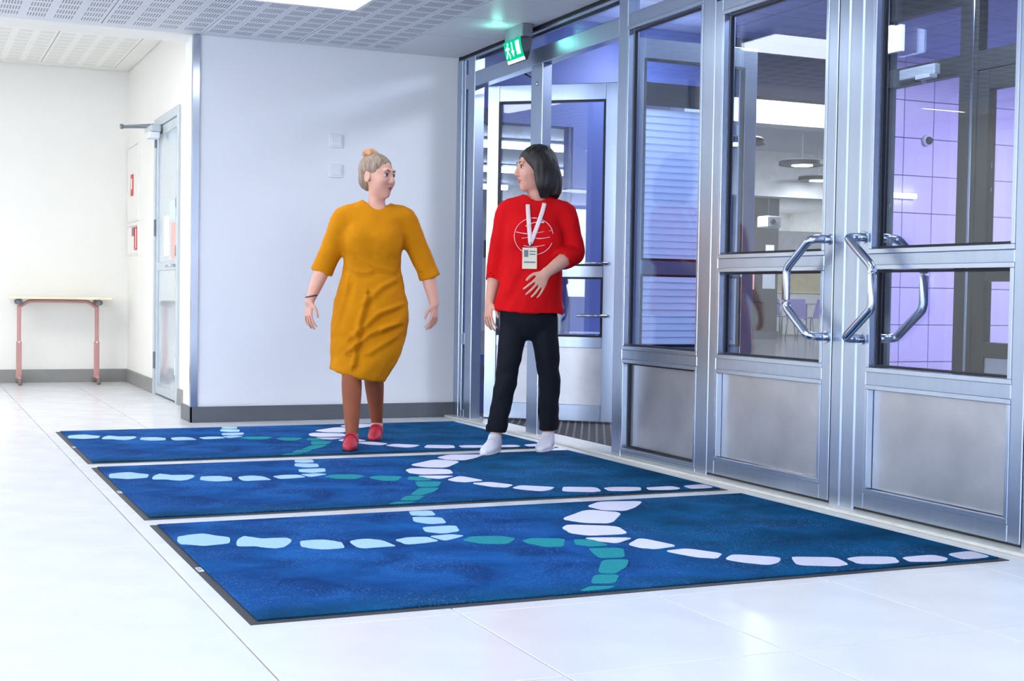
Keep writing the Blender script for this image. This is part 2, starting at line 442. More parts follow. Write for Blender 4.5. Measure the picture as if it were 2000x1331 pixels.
def ceiling_lamp(x0, x1, y0, y1, z, lm, label, group=None, name='ceiling_light', drop=.0):
    t = thing(name, ((x0+x1)/2, (y0+y1)/2, z), 0, label, 'ceiling light', group)
    e = .022
    f = MB().box(x0, x1, y0, y0+e, z-drop, z+.014).box(x0, x1, y1-e, y1, z-drop, z+.014).box(x0, x0+e, y0+e, y1-e, z-drop, z+.014).box(x1-e, x1, y0+e, y1-e, z-drop, z+.014)
    f.build('frame', 'lamp_housing', t, .001)
    box('diffuser', lm, x0+e, x1-e, y0+e, y1-e, z-drop+.003, z+.008, t)
    return t
yl = 7.67-UY
box('ceiling_panel', 'ceiling_white', 2.815-UX*3+.002, 1.296, yl-UY+.002, yl-.004, 2.36, 2.376, ceiling, .001)
ceiling_lamp(1.300, 2.815-UX-.006, yl-UY+.002, yl-.004, 2.358, 'lamp_hall', 'white ceiling light panel among slotted tiles, cut by the top of the photo', drop=.032)
for x in (1.93, -.5, -2.9, -5.3):
    for y in (3.6, .6, -2.4, -5.2):
        ceiling_lamp(x-.29, x+.29, y-.58, y+.58, 2.352, 'lamp_hall', 'white ceiling light panel over the camera end of the hall', 'ceiling light panels behind the camera', drop=.0)
for x in (-.9, -2.9, -5.3):
    ceiling_lamp(x-.29, x+.29, 6.0, 7.16, 2.352, 'lamp_hall', 'white ceiling light panel left of the photo frame', 'ceiling light panels left of the frame')

wall_n = box('wall_north', 'wall_paint', 1.60, G+.02, 8.37, 8.66, 0, 2.46)
tag(wall_n, 'plain white painted wall stub behind the two women', 'wall', kind='structure')
cg = MB().box(1.588, 1.631, 8.358, 8.369, .096, 2.36).box(1.588, 1.5995, 8.369, 8.395, .096, 2.36)
cg.build('corner_guard', 'chrome', wall_n, .001)['label'] = 'polished steel corner guard'
bb = MB().box(1.586, G+.0, 8.352, 8.3695, 0, .096).box(1.586, 1.5995, 8.352, 8.66, 0, .096)
tag(bb.build('baseboard_north', 'base_grey', None, .002), 'dark grey baseboard under the white wall', 'baseboard', kind='structure')
beam = box('trim_1', 'alcove_paint', -8, 1.60, 8.37, 8.66, 2.362, 2.80)
tag(beam, 'white lintel beam over the alcove opening', 'beam', kind='structure')

# alcove
wa = box('wall_alcove', 'alcove_paint', -3.3, 1.90, 12.22, 12.40, 0, 2.80)
tag(wa, 'bright white back wall of the alcove behind the folding table', 'wall', kind='structure')
wl = box('wall_alcove_left', 'alcove_paint', -3.4, -3.25, 8.66, 12.3, 0, 2.80); tag(wl, 'white left end wall of the alcove', 'wall', kind='structure')
war = MB().box(1.77, 1.90, 8.66, 9.74, 0, 2.80).box(1.77, 1.90, 10.76, 12.22, 0, 2.80).box(1.77, 1.90, 9.74, 10.76, 2.12, 2.80)
tag(war.build('wall_alcove_right', 'alcove_paint'), 'white right wall of the alcove with the glazed door', 'wall', kind='structure')
ba = box('baseboard_alcove', 'base_grey_lit', -3.2, 1.757, 12.205, 12.22, 0, .112, bevel=.002); tag(ba, 'grey baseboard along the alcove back wall', 'baseboard', kind='structure')
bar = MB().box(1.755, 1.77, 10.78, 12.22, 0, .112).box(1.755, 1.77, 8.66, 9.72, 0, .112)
tag(bar.build('baseboard_alcove_right', 'base_grey_lit', None, .002), 'grey baseboard beside the alcove door', 'baseboard', kind='structure')
ca = box('ceiling_alcove', 'alcove_paint', -3.4, 1.90, 8.66, 12.3, 2.716, 2.80)
tag(ca, 'white slotted tile ceiling of the alcove', 'ceiling', kind='structure')
pa = None
for i in range(4):
    for j in range(5):
        M = Matrix.Translation((1.63-.6*i, 12.08-.6*(j+1), 2.70)) @ Matrix.Rotation(RAD(90), 4, 'Z')
        if pa is None:
            pa = MB().box(0, .596, 0, .594, 0, .016).build('ceiling_panel', 'slot_tile_alcove', ca, .001, local=True); pa.matrix_local = M
        else: share(pa, 'ceiling_panel', ca, M)
for ya in (12.09,): box('edge_panel', 'alcove_paint', -3.2, 1.765, ya, 12.21, 2.70, 2.716, ca)
MB().box(1.634, 1.765, 8.67, 12.085, 2.70, 2.716).build('edge_panel', 'alcove_paint', ca)
for x, y in ((-1.6, 9.9), (-2.6, 9.6), (-.7, 9.4), (-2.6, 10.3), (.1, 9.35)):
    ceiling_lamp(x-.29, x+.29, y-.29, y+.29, 2.695, 'lamp_alcove', 'square alcove ceiling light out of frame to the left', 'alcove ceiling lights')

# unseen rest of the hall
for n, a, lab in (('wall_left', (-8.1, -8, -7, 8.4, 0, 2.46), 'white left wall of the hall'),
                  ('wall_back', (-8, 3.5, -7.1, -7, 0, 2.46), 'white wall behind the camera'),
                  ('wall_right_end', (G, G+.2, -7, 1.42, 0, 2.46), 'white wall stub at the near end of the glazing'),
                  ('wall_hall_far', (-8, -3.3, 8.37, 8.6, 0, 2.46), 'white far wall left of the alcove')):
    tag(box(n, 'wall_paint', *a), lab, 'wall', kind='structure')

# ------------------------------------------------------------------ glazed aluminium wall on the right
wr = thing('wall_right', (G, 5, 0), 0, 'glazed aluminium wall framing along the right side', 'wall', kind='structure')
X0, X1 = G, G+.07
def alu(name, y0, y1, z0, z1, parent, dx=0, bev=.003, m='alu', x0=None, x1=None):
    return box(name, m, (X0 if x0 is None else x0)+dx, (X1 if x1 is None else x1)+dx, y0, y1, z0, z1, parent, bev)
# verticals (far to near); a groove divides the wide ones
alu('post', 8.285, 8.37, 0, 2.34, wr); alu('post', 8.238, 8.283, 0, 2.34, wr, .004)
alu('post', 8.07, 8.182, .0, 2.34, wr)
alu('mullion', 7.054, 7.208, .0, 2.142, wr, -.0, x1=X1-.01)
alu('post', 6.003+.053, 6.150, 0, 2.34, wr)
alu('post', 5.241, 5.340, 0, 2.34, wr)
alu('post', 4.281, 4.349, 0, 2.34, wr, bev=.006); alu('post', 4.199, 4.278, 0, 2.34, wr, bev=.006)
alu('post', 3.20, 3.338, 0, 2.34, wr, bev=.005); alu('post', 2.32, 2.40, 0, 2.34, wr); alu('post', 1.42, 1.52, 0, 2.34, wr)
# horizontals
alu('lintel', 6.150, 8.07, 2.142, 2.237, wr, .002); alu('lintel', 5.341, 6.055, 2.172, 2.237, wr, .002)
alu('lintel', 4.350, 5.240, 2.150, 2.237, wr, .002); alu('lintel', 3.339, 4.198, 2.150, 2.237, wr, .002); alu('lintel', 1.52, 3.20, 2.150, 2.237, wr, .002)
alu('head_rail', 1.42, 8.37, 2.328, 2.344, wr, .004)
box('shadow_gap', 'black_strip', G+.008, X1, 1.42, 8.37, 2.344, 2.378, wr)
alu('lintel', 8.182, 8.237, 2.142, 2.237, wr, .004)
for a, b_ in ((6.152, 8.068), (5.342, 6.054), (4.352, 5.239), (3.340, 4.197), (2.40, 3.198), (1.52, 2.318)):
    box('transom_pane', 'glass', G+.040, G+.048, a, b_, 2.238, 2.327, wr)
    MB().box(G+.030, G+.040, a, b_, 2.238, 2.246).box(G+.030, G+.040, a, b_, 2.318, 2.327).build('gasket', 'gasket', wr)
box('transom_pane', 'glass', G+.040, G+.048, 8.184, 8.236, 2.238, 2.327, wr)
tag(box('trim_2', 'threshold', G-.066, G+.125, 1.42, 8.36, 0, .013, bevel=.004), 'cream metal threshold strip under the glazed wall', 'threshold', kind='structure')

def glazing(parent, y0, y1, z0, z1, bead=.018, pane='glass', name='pane', x=None, d=0.0):
    """gasket, proud glazing bead and pane of one light; y0<y1 are the frame's inner edges"""
    xx = X0+d
    g = .010
    MB().box(xx+.030, xx+.044, y0, y1, z0, z0+g).box(xx+.030, xx+.044, y0, y1, z1-g, z1).box(xx+.030, xx+.044, y0, y0+g, z0+g, z1-g).box(xx+.030, xx+.044, y1-g, y1, z0+g, z1-g).build('gasket', 'gasket', parent)
    b = bead
    MB().box(xx-.0025, xx+.030, y0-b, y1+b, z0-b, z0-.0008).box(xx-.0025, xx+.030, y0-b, y1+b, z1+.0008, z1+b).box(xx-.0025, xx+.030, y0-b, y0-.0008, z0, z1).box(xx-.0025, xx+.030, y1+.0008, y1+b, z0, z1).build('glazing_bead', 'alu_bead', parent, .0012)
    if pane == 'steel_panel': return box('kick_panel', pane, xx+.026, xx+.046, y0+.002, y1-.002, z0+.002, z1-.002, parent, .001)
    return box(name, pane, xx+.044, xx+.052, y0+.001, y1-.001, z0+.001, z1-.001, parent)

# fixed light next to the open doorway
w2 = thing('window_2', (G, 5.7, 0), 0, 'tall fixed glazed panel between the open doorway and the first handled door', 'window', kind='structure')
alu('bottom_rail', 5.341, 6.055, 0, .030, w2); alu('rail', 5.341, 6.055, .497, .546, w2)
glazing(w2, 5.359, 6.037, .048, .479); glazing(w2, 5.359, 6.037, .564, 2.154)
# replace lower light with a metal panel
for o in list(w2.children):
    if o.name.startswith('pane') and min(v.co.z for v in o.data.vertices) < .3:
        o.data.materials.clear(); o.data.materials.append(MATS['steel_panel']); o.name = 'kick_panel'
# narrow side light by the corner
w1 = thing('window_1', (G, 8.21, 0), 0, 'narrow side light between the corner post and the open doorway', 'window', kind='structure')
alu('rail', 8.184, 8.236, .485, .560, w1, .002); alu('bottom_rail', 8.184, 8.236, 0, .060, w1, .002)
box('pane', 'glass', G+.040, G+.048, 8.183, 8.237, .561, 2.141, w1); box('kick_panel', 'steel_panel', G+.040, G+.048, 8.183, 8.237, .061, .484, w1)

def door_leaf(name, label, y0, y1, swing=None, handle=None):
    """aluminium leaf: stiles, four rails, two lights and a metal kick panel; y1 is the far edge"""
    t = thing(name, (G, (y0+y1)/2, 0), 0, label, 'door', kind='structure')
    st, zt = .057, 2.142
    alu('stile', y0, y0+st, .022, zt, t); alu('stile', y1-st, y1, .022, zt, t)
    alu('rail', y0+st+.0006, y1-st-.0006, .022, .082, t); alu('rail', y0+st+.0006, y1-st-.0006, .494, .546, t)
    alu('rail', y0+st+.0006, y1-st-.0006, .945, .990, t); alu('rail', y0+st+.0006, y1-st-.0006, 2.090, zt, t)
    box('bottom_seal', 'black_strip', G+.012, X1-.012, y0+.003, y1-.003, .014, .022, t)
    a, b_ = y0+st+.018, y1-st-.018
    glazing(t, a, b_, .100, .478, pane='steel_panel'); glazing(t, a, b_, .562, .929); glazing(t, a, b_, 1.008, 2.072)
    return t
d3 = door_leaf('door_3', 'closed aluminium glazed door next to the fixed panel, pull handle at its right edge', 4.353, 5.238)
d4 = door_leaf('door_4', 'closed aluminium glazed door nearest the camera, pull handle at its left edge', 3.341, 4.195)
def pull(parent, ya, s, x, out):
    """octagonal stainless pull on stand-offs; s = +1 bows to the far side"""
    xo = x+out
    P = [(x, ya, 1.052), (xo-.3*out, ya, 1.052), (xo, ya+s*.012, 1.046), (xo, ya+s*.150, .942), (xo, ya+s*.158, .92), (xo, ya+s*.158, .80), (xo, ya+s*.150, .778), (xo, ya+s*.012, .674), (xo-.3*out, ya, .668), (x, ya, .668)]
    P = [Vector(p) for p in P]
    Q = []
    for i, p in enumerate(P):                          # soften the bends
        if 0 < i < len(P)-1:
            a = p.lerp(P[i-1], min(.4, .012/(p-P[i-1]).length)); c = p.lerp(P[i+1], min(.4, .012/(p-P[i+1]).length))
            Q += [a, (a+c+p*2)/4, c]
        else: Q.append(p)
    h = MB().tube(Q, [.0165]*len(Q), 16, side=(0, 0, 1), cap=.02).build('pull_handle', 'chrome', parent, smooth=True)
    for z in (1.052, .668):
        MB().tube([(x, ya, z), (x+(.006 if out > 0 else -.006), ya, z)], [.022, .022], 20, side=(0, 0, 1), cap=.0).build('rose', 'chrome', h)
    return h
pull(d3, 4.383, 1, G, -.085); pull(d3, 4.383, 1, X1, .085)
pull(d4, 4.166, -1, G, -.085); pull(d4, 4.166, -1, X1, .085)

# the two leaves of the open doorway, swung 90 degrees into the lobby
def open_leaf(name, label, xh, yh, width, ang):
    t = thing(name, (xh, yh, 0), RAD(ang), label, 'door', kind='structure')
    def lb(n, m, x0, x1, y0, y1, z0, z1, bev=.003):
        return MB().box(x0, x1, y0, y1, z0, z1).build(n, m, t, bev, local=True)
    st, zt, D = .078, 2.15, .06
    for a, b_ in ((0, st), (width-st, width)): lb('stile', 'alu', a, b_, 0, D, .02, zt)
    for z0, z1 in ((.02, .125), (.485, .556), (.930, 1.005), (2.045, zt)): lb('rail', 'alu', st+.0006, width-st-.0006, 0, D, z0, z1)
    for z0, z1 in ((.556, .930), (1.005, 2.045)):
        lb('pane', 'glass_dim', st, width-st, .026, .034, z0, z1, 0)
        MB().box(st, width-st, -.001, .026, z0, z0+.01).box(st, width-st, -.001, .026, z1-.01, z1).box(st, st+.012, -.001, .026, z0+.01, z1-.01).box(width-st-.012, width-st, -.001, .026, z0+.01, z1-.01).build('gasket', 'gasket', t, local=True)
    lb('kick_panel', 'steel_panel', st, width-st, .012, .05, .125, .485, 0)
    for z in (.25, 1.05, 1.9): lb('hinge', 'dark_plastic', -.012, .0, -.012, .02, z, z+.11, .003)
    return t
d1 = open_leaf('door_1', 'open aluminium door leaf behind the woman in the red top', 3.405, 8.06, .85, -40)
h = MB().tube([(.80, -.002, 1.02), (.80, -.055, 1.02)], [.011, .011], 12, cap=0).tube([(.80, -.055, 1.02), (.67, -.055, 1.02)], [.010, .009], 12).build('lever_handle', 'chrome', d1, smooth=True, local=True)
MB().tube([(.80, -.055, .69), (.62, -.055, .69)], [.010, .009], 12).tube([(.80, -.002, .69), (.80, -.055, .69)], [.011, .011], 12, cap=0).build('lever_handle', 'chrome', d1, smooth=True, local=True)
d2 = open_leaf('door_2', 'open aluminium door leaf seen through the fixed glazed panel', 3.40, 6.16, .77, 0)
# closer arm above the open leaf
ca_ = thing('door_closer', (3.6, 7.85, 2.16), 0, 'slim dark door closer arm above the open leaf', 'door closer')
MB().tube([(3.40, 7.55, 2.175), (3.66, 7.87, 2.180)], [.009, .009], 8).build('arm', 'anthracite', ca_, smooth=True)
MB().tube([(3.66, 7.87, 2.16), (3.66, 7.87, 2.195)], [.016, .016], 12, cap=.1).build('pivot', 'chrome', ca_, smooth=True)
MB().box(3.385, 3.41, 7.48, 7.62, 2.15, 2.195).build('bracket', 'anthracite', ca_, .003)
# screw bosses on the mullion
MB().tube([(G, 7.12, 2.03), (G-.008, 7.12, 2.03)], [.012, .010], 12, side=(0, 0, 1), cap=.3).build('screw_cap', 'chrome', wr, smooth=True)

# exit sign
ex = thing('exit_sign', (3.225, 7.2, 2.36), 0, 'green lit emergency exit sign hanging from the ceiling by the glazed wall', 'exit sign')
MB().box(3.195, 3.262, 7.075, 7.325, 2.285, 2.36).build('housing', 'grey_plastic', ex, .004)
def bulge(z):                                           # curved face, deepest at its top
    t = (2.283-z)/.128
    return 3.188+.034*t**1.7
zs = [2.155+.128*k/10 for k in range(11)]
prof = [(bulge(z), z) for z in zs]+[(3.258, 2.283), (3.256, 2.24), (3.245, 2.19), (3.232, 2.155)]
MB().prism(prof, 7.079, 7.321, axis=1).build('lamp_body', 'dark_plastic', ex)
def curved(y0, y1, z0, z1, off, nm, m, par):
    b = MB(); n = 8
    zz = [z0+(z1-z0)*k/n for k in range(n+1)]
    i = 0
    for y in (y0, y1):
        for o2 in (0, .0015):
            for z in zz: b.v.append(Vector((bulge(z)-off-o2, y, z)))
    L = n+1
    for k in range(n):
        b.f += [(k, k+1, L+k+1, L+k), (2*L+k, 3*L+k, 3*L+k+1, 2*L+k+1), (L+k, L+k+1, 3*L+k+1, 3*L+k), (k, 2*L+k, 2*L+k+1, k+1)]
    b.f += [(0, L, 3*L, 2*L), (L-1, 3*L-1, 4*L-1, 2*L-1)]
    return b.build(nm, m, par)
fp = curved(7.081, 7.319, 2.176, 2.282, .0006, 'face_plate', 'sign_green', ex)
curved(7.081, 7.319, 2.157, 2.175, .0006, 'light_edge', 'sign_lit', ex)
def sy(u): return 7.319-u*.238                          # u: 0 left .. 1 right as read from the hall
def sz(v): return 2.182+v*.094
def glyph(polys):
    b = MB()
    for P in polys:
        i = len(b.v); n = len(P)
        for u, v in P: b.v.append(Vector((bulge(sz(v))-.0042, sy(u), sz(v))))
        for u, v in P: b.v.append(Vector((bulge(sz(v))-.0024, sy(u), sz(v))))
        b.f.append(tuple(range(i, i+n))); b.f.append(tuple(reversed(range(i+n, i+2*n))))
        for k in range(n): b.f.append((i+k, i+(k+1) % n, i+n+(k+1) % n, i+n+k))
    return b
circ = lambda cu, cv, r, k=12: [(cu+r*.42*math.cos(2*math.pi*q/k), cv+r*math.sin(2*math.pi*q/k)) for q in range(k)]
man = [circ(.235, .86, .10), [(.16, .74), (.25, .74), (.235, .40), (.155, .40)], [(.16, .72), (.17, .60), (.10, .52), (.07, .60)], [(.24, .72), (.235, .58), (.32, .50), (.34, .58)],
       [(.155, .44), (.205, .40), (.13, .16), (.06, .05), (.03, .12), (.10, .24)], [(.19, .44), (.235, .42), (.30, .24), (.27, .02), (.225, .02), (.245, .22)]]
glyph(man).build('running_figure', 'sign_lit', fp)
glyph([[(.435, .92), (.50, .92), (.50, .36), (.435, .36)], [(.375, .42), (.56, .42), (.467, .06)]]).build('arrow', 'sign_lit', fp)
gl = bpy.data.lights.new('sign_glow', 'POINT'); gl.energy = .5; gl.color = (.25, 1.0, .72); gl.shadow_soft_size = .03
glo = bpy.data.objects.new('sign_glow', gl); col.objects.link(glo); glo.location = (3.10, 7.22, 2.30)
glyph([[(.68, a), (.90, a), (.90, a-.16), (.68, a-.16)] for a in (.92, .76, .60, .44, .28)]).build('door_symbol', 'sign_lit', fp)

# wall switches
def switch(y, z0, label):
    t = thing('wall_switch', (2.49, 8.365, z0), 0, label, 'switch', 'wall switches')
    MB().box(2.447, 2.541, 8.360, 8.3695, z0-.043, z0+.043).build('frame', 'white_plastic', t, .004, seg=2)
    MB().box(2.461, 2.527, 8.354, 8.362, z0-.030, z0+.030, Matrix.Rotation(RAD(3), 3, 'X')).build('rocker', 'white_plastic', t, .003, seg=2)
    return t
switch(0, 1.772, 'upper white square switch plate on the white wall')
switch(0, 1.584, 'lower white square switch plate on the white wall, just left of the head in mustard')

# ------------------------------------------------------------------ alcove furniture
d5 = thing('door_5', (1.77, 10.25, 0), 0, 'narrow glazed grey door in the alcove side wall, partly hidden by the corner guard', 'door', kind='structure')
def ab(n, m, x0, x1, y0, y1, z0, z1, par=None, bev=.003): return box(n, m, x0, x1, y0, y1, z0, z1, par or d5, bev)
ab('frame', 'door_grey', 1.750, 1.90, 10.705, 10.758, 0, 2.118); ab('frame', 'door_grey', 1.750, 1.90, 9.742, 9.79, 0, 2.118); ab('frame', 'door_grey', 1.750, 1.90, 9.79, 10.705, 2.05, 2.118)
lf = 1.762
ab('stile', 'door_grey', lf, lf+.05, 10.64, 10.702, .012, 2.047); ab('stile', 'door_grey', lf, lf+.05, 9.793, 9.86, .012, 2.047)
ab('rail', 'door_grey', lf, lf+.05, 9.861, 10.639, .012, .07); ab('rail', 'door_grey', lf, lf+.05, 9.861, 10.639, .955, 1.02); ab('rail', 'door_grey', lf, lf+.05, 9.861, 10.639, 1.98, 2.047)
mat('door_pane', (196, 210, 222), .08, .0, var=.02, coat=.6)
ab('pane', 'door_pane', lf+.012, lf+.03, 9.862, 10.638, 1.02, 1.98, bev=0); ab('pane', 'door_pane', lf+.012, lf+.03, 9.862, 10.638, .07, .955, bev=0)
for z in (.20, 1.22, 1.90): ab('hinge', 'hinge_steel', lf-.016, lf+.002, 10.70, 10.722, z, z+.13)
ab('hinge', 'white_plastic', lf-.016, lf+.002, 9.785, 9.80, .20, .33)
ab('lock_plate', 'hinge_steel', lf-.010, lf+.001, 9.805, 9.85, 1.05, 1.13); ab('lock_plate', 'hinge_steel', lf-.010, lf+.001, 9.805, 9.85, 1.40, 1.47)
MB().tube([(lf, 9.83, .985), (lf-.05, 9.83, .985)], [.010, .010], 10, side=(0, 0, 1)).tube([(lf-.05, 9.825, .985), (lf-.05, 9.96, .98)], [.009, .008], 10, side=(0, 0, 1)).build('lever_handle', 'chrome', d5, smooth=True)
ab('reflected_notice', 'reflected_pink', lf+.0085, lf+.0118, 9.90, 10.10, 1.04, 1.30, bev=0); ab('reflected_notice', 'reflected_mint', lf+.0085, lf+.0118, 9.94, 10.16, 1.32, 1.46, bev=0); ab('reflected_notice', 'sign_white', lf+.0085, lf+.0118, 10.18, 10.40, 1.06, 1.36, bev=0)  # sheets stand in for coloured reflections in the door glass
dc = thing('door_closer', (1.75, 10.6, 2.02), 0, 'pale box door closer with two thin arms above the alcove door', 'door closer')
MB().box(1.672, 1.748, 10.42, 10.70, 1.995, 2.045).build('body', 'door_grey', dc, .008, seg=2)
MB().box(1.655, 1.742, 10.42, 10.56, 1.945, 1.995).build('cover', 'white_plastic', dc, .012, seg=2)
MB().tube([(1.70, 10.50, 2.052), (1.53, 10.92, 2.075)], [.008, .008], 8).build('arm', 'grey_plastic', dc, smooth=True)
MB().tube([(1.69, 10.62, 2.045), (1.53, 10.92, 2.065)], [.007, .007], 8).build('arm', 'grey_plastic', dc, smooth=True)
MB().tube([(1.53, 10.92, 2.055), (1.53, 10.92, 2.09)], [.014, .014], 10, cap=.1).build('pivot', 'hinge_steel', dc, smooth=True)

def hatch(z0, z1, label):
    t = thing('wall_hatch', (1.765, 11.9, z0), 0, label, 'hatch')
    MB().box(1.758, 1.7695, 11.585, 12.205, z0, z0+.012).box(1.758, 1.7695, 11.585, 12.205, z1-.012, z1).box(1.758, 1.7695, 11.585, 11.597, z0+.012, z1-.012).box(1.758, 1.7695, 12.193, 12.205, z0+.012, z1-.012).build('frame', 'sign_white', t)
    box('panel', 'alcove_paint', 1.762, 1.7695, 11.60, 12.19, z0+.015, z1-.015, t, .001)
    return t
h1 = hatch(1.385, 2.035, 'upper white wall hatch with a red fire sign in the alcove corner')
box('fire_sign', 'sign_red', 1.755, 1.7618, 11.86, 11.975, 1.605, 1.785, h1); box('sign_edge', 'sign_white', 1.754, 1.7618, 11.99, 12.02, 1.605, 1.785, h1)
MB().box(1.7535, 1.7548, 11.885, 11.95, 1.70, 1.75).box(1.7535, 1.7548, 11.885, 11.95, 1.66, 1.70).build('symbol', 'sign_white', h1)
h2 = hatch(1.095, 1.36, 'lower white wall hatch with a red outlined sign in the alcove corner')
MB().box(1.755, 1.7618, 11.64, 11.655, 1.14, 1.335).box(1.755, 1.7618, 11.75, 11.765, 1.14, 1.335).box(1.755, 1.7618, 11.655, 11.75, 1.14, 1.155).box(1.755, 1.7618, 11.655, 11.75, 1.32, 1.335).build('fire_sign', 'sign_red', h2)
box('fire_sign', 'grey_plastic', 1.755, 1.7618, 11.80, 11.86, 1.26, 1.335, h2)['label'] = 'small grey sign'
box('fire_sign', 'sign_red', 1.755, 1.7618, 11.87, 11.90, 1.26, 1.335, h2)

tb = thing('folding_table', (1.18, 12.0, 0), 0, 'long narrow table on dusty red steel legs with castors by the alcove wall', 'table')
MB().box(.79, 1.595, 11.84, 12.19, .716, .737).build('tabletop', 'table_top', tb, .003)
for x, s in ((.862, 1), (1.487, -1)):
    lg = MB().box(x-.016, x+.016, 12.0, 12.03, .30, .66).build('leg', 'table_steel', tb, .004)
    MB().box(x-.021, x+.021, 11.995, 12.035, .06, .36).build('leg_sleeve', 'table_steel', lg, .004)
    MB().tube([(x, 11.995, .355), (x, 11.990, .355)], [.008, .008], 10, side=(0, 0, 1)).build('bolt', 'sign_white', lg)
    MB().tube([(x, 12.015, .06), (x, 11.87, .055)], [.016, .014], 10).tube([(x, 12.015, .06), (x, 12.16, .055)], [.016, .014], 10).build('foot_bar', 'table_steel', lg, smooth=True)
    for y in (11.86, 12.165):
        MB().tube([(x-.012, y, .026), (x+.012, y, .026)], [.026, .026], 16, side=(0, 0, 1), cap=.2).build('castor', 'castor', tb, smooth=True)
    for y in (11.90, 12.13):
        MB().tube([(x, 12.015, .66), (x, y, .712)], [.014, .014], 8).build('bracket', 'table_steel', tb, smooth=True)
        MB().tube([(x-s*.012, y-.02, .69), (x+s*.0, y+.02, .69)], [.022, .022], 12, cap=.2).build('bracket_cap', 'grey_plastic', tb, smooth=True)
MB().tube([(.862, 12.015, .645), (.93, 12.015, .692), (1.0, 12.015, .70), (1.35, 12.015, .70), (1.42, 12.015, .692), (1.487, 12.015, .645)], [.014]*6, 10, sub=3).build('cross_bar', 'table_steel', tb, smooth=True)

# ------------------------------------------------------------------ lobby behind the glazing
tag(box('floor_lobby', 'lobby_stone', 3.40, 20, 0, 28.2, -.06, -.001), 'dark grey stone floor beyond the glazing', 'floor', kind='structure')
em = thing('entrance_mat', (4.2, 7, 0), 0, 'dark grey studded entrance mat inside the open doorway', 'mat')
box('mat_base', 'entry_mat', 3.445, 5.2, 6.0, 8.55, 0, .008, em)
db = MB()
for i in range(34):
    for j in range(52):
        x, y = 3.47+.05*i+(.025 if j % 2 else 0), 6.03+.048*j
        db.box(x, x+.011, y, y+.011, .008, .0105)
st_ = db.build('studs', 'entry_dot', em); st_['kind'] = 'stuff'
tag(box('ceiling_lobby', 'lobby_ceiling', 3.39, 14, 1.4, 8.6, 2.75, 2.85), 'bluish tiled ceiling of the lobby', 'ceiling', kind='structure')
MB_ = MB()
wlb = MB()
for a in ((3.39, 3.52, 0, 2.9), (4.29, 4.80, 0, 2.9), (5.43, 5.60, 0, 2.9), (3.52, 4.29, 0, .40), (3.52, 4.29, 2.0, 2.9), (4.80, 5.43, 0, .36), (4.80, 5.43, 2.22, 2.9)):
    wlb.box(a[0], a[1], 8.6, 8.75, a[2], a[3])
wlb = wlb.build('wall_lobby', 'lobby_paint'); tag(wlb, 'blue tinted end wall of the lobby with two windows', 'wall', kind='structure')
tag(box('trim_3', 'lobby_dark', 5.60, 6.92, 8.6, 8.75, 2.335, 2.9), 'dark lintel above the opening to the dining hall', 'lintel', kind='structure')
tag(box('trim_4', 'anthracite', 4.79, 5.44, 8.575, 8.60, 2.20, 2.36), 'grey blind box above the lobby window', 'trim', kind='structure')
w3 = thing('window_3', (3.87, 8.65, .4), 0, 'lobby end window behind the open door leaf', 'window', kind='structure')
for a in ((3.52, 3.545), (3.70, 3.725), (4.265, 4.29)): box('frame', 'lobby_paint', a[0], a[1], 8.62, 8.68, .40, 2.0, w3, .002)
box('pane', 'glass_dim', 3.545, 4.265, 8.645, 8.653, .40, 2.0, w3)
w4 = thing('window_4', (5.1, 8.65, .36), 0, 'lobby window behind the white blind', 'window', kind='structure')
box('pane', 'glass_dim', 4.80, 5.43, 8.68, 8.69, .36, 2.22, w4)
bl = thing('window_blind', (5.11, 8.6, .4), 0, 'bluish white slatted blind seen through the tall fixed glazed panel', 'blind')
sl = None
for k in range(36):
    z = .40+.05*k
    M = Matrix.Translation((5.11, 8.61, z)) @ Matrix.Rotation(RAD(76+rnd.uniform(-2, 2)), 4, 'X')
    if sl is None:
        sl = MB().box(-.312, .312, -.027, .027, -.0012, .0012).build('slat', 'blind', bl, local=True); sl.matrix_local = WM[bl].inverted() @ M
    else: share(sl, 'slat', bl, M)
box('bottom_rail', 'blind', 4.80, 5.42, 8.595, 8.62, .355, .375, bl, .002)
ra = thing('radiator', (4.55, 8.55, .05), 0, 'white ribbed radiator low on the lobby end wall', 'radiator')
for k in range(14):
    MB().box(4.24+.04*k, 4.268+.04*k, 8.50, 8.575, .06, .54).build('fin', 'radiator_white', ra, .006)
box('top_grille', 'radiator_white', 4.235, 4.79, 8.50, 8.58, .545, .56, ra, .003); box('bottom_rail', 'radiator_white', 4.235, 4.79, 8.51, 8.57, .04, .058, ra, .003)
box('bracket', 'radiator_white', 4.30, 4.33, 8.575, 8.60, .2, .5, ra)

# lilac tiled wall
wt = box('wall_tiled', 'tile_joint', 6.92, 9.6, 8.62, 8.80, 0, 2.9); tag(wt, 'lilac tiled wall beyond the outer entrance', 'wall', kind='structure')
tile_p = None
for i in range(9):
    for j in range(10):
        M = Matrix.Translation((6.922+.297*i, 8.605, .033+.297*j-.0))
        if tile_p is None:
            tile_p = MB().box(0, .291, 0, .015, 0, .291).build('tile', 'lilac_tile', wt, .002, local=True); tile_p.matrix_local = M
        else: share(tile_p, 'tile', wt, M)
tag(box('wall_lobby_right', 'lobby_paint', 9.6, 9.75, 1.4, 8.8, 0, 2.9), 'blue tinted far side wall', 'wall', kind='structure')
tag(box('wall_lobby_near', 'lobby_paint', 3.39, 14, 1.25, 1.4, 0, 2.9), 'near end wall of the lobby', 'wall', kind='structure')

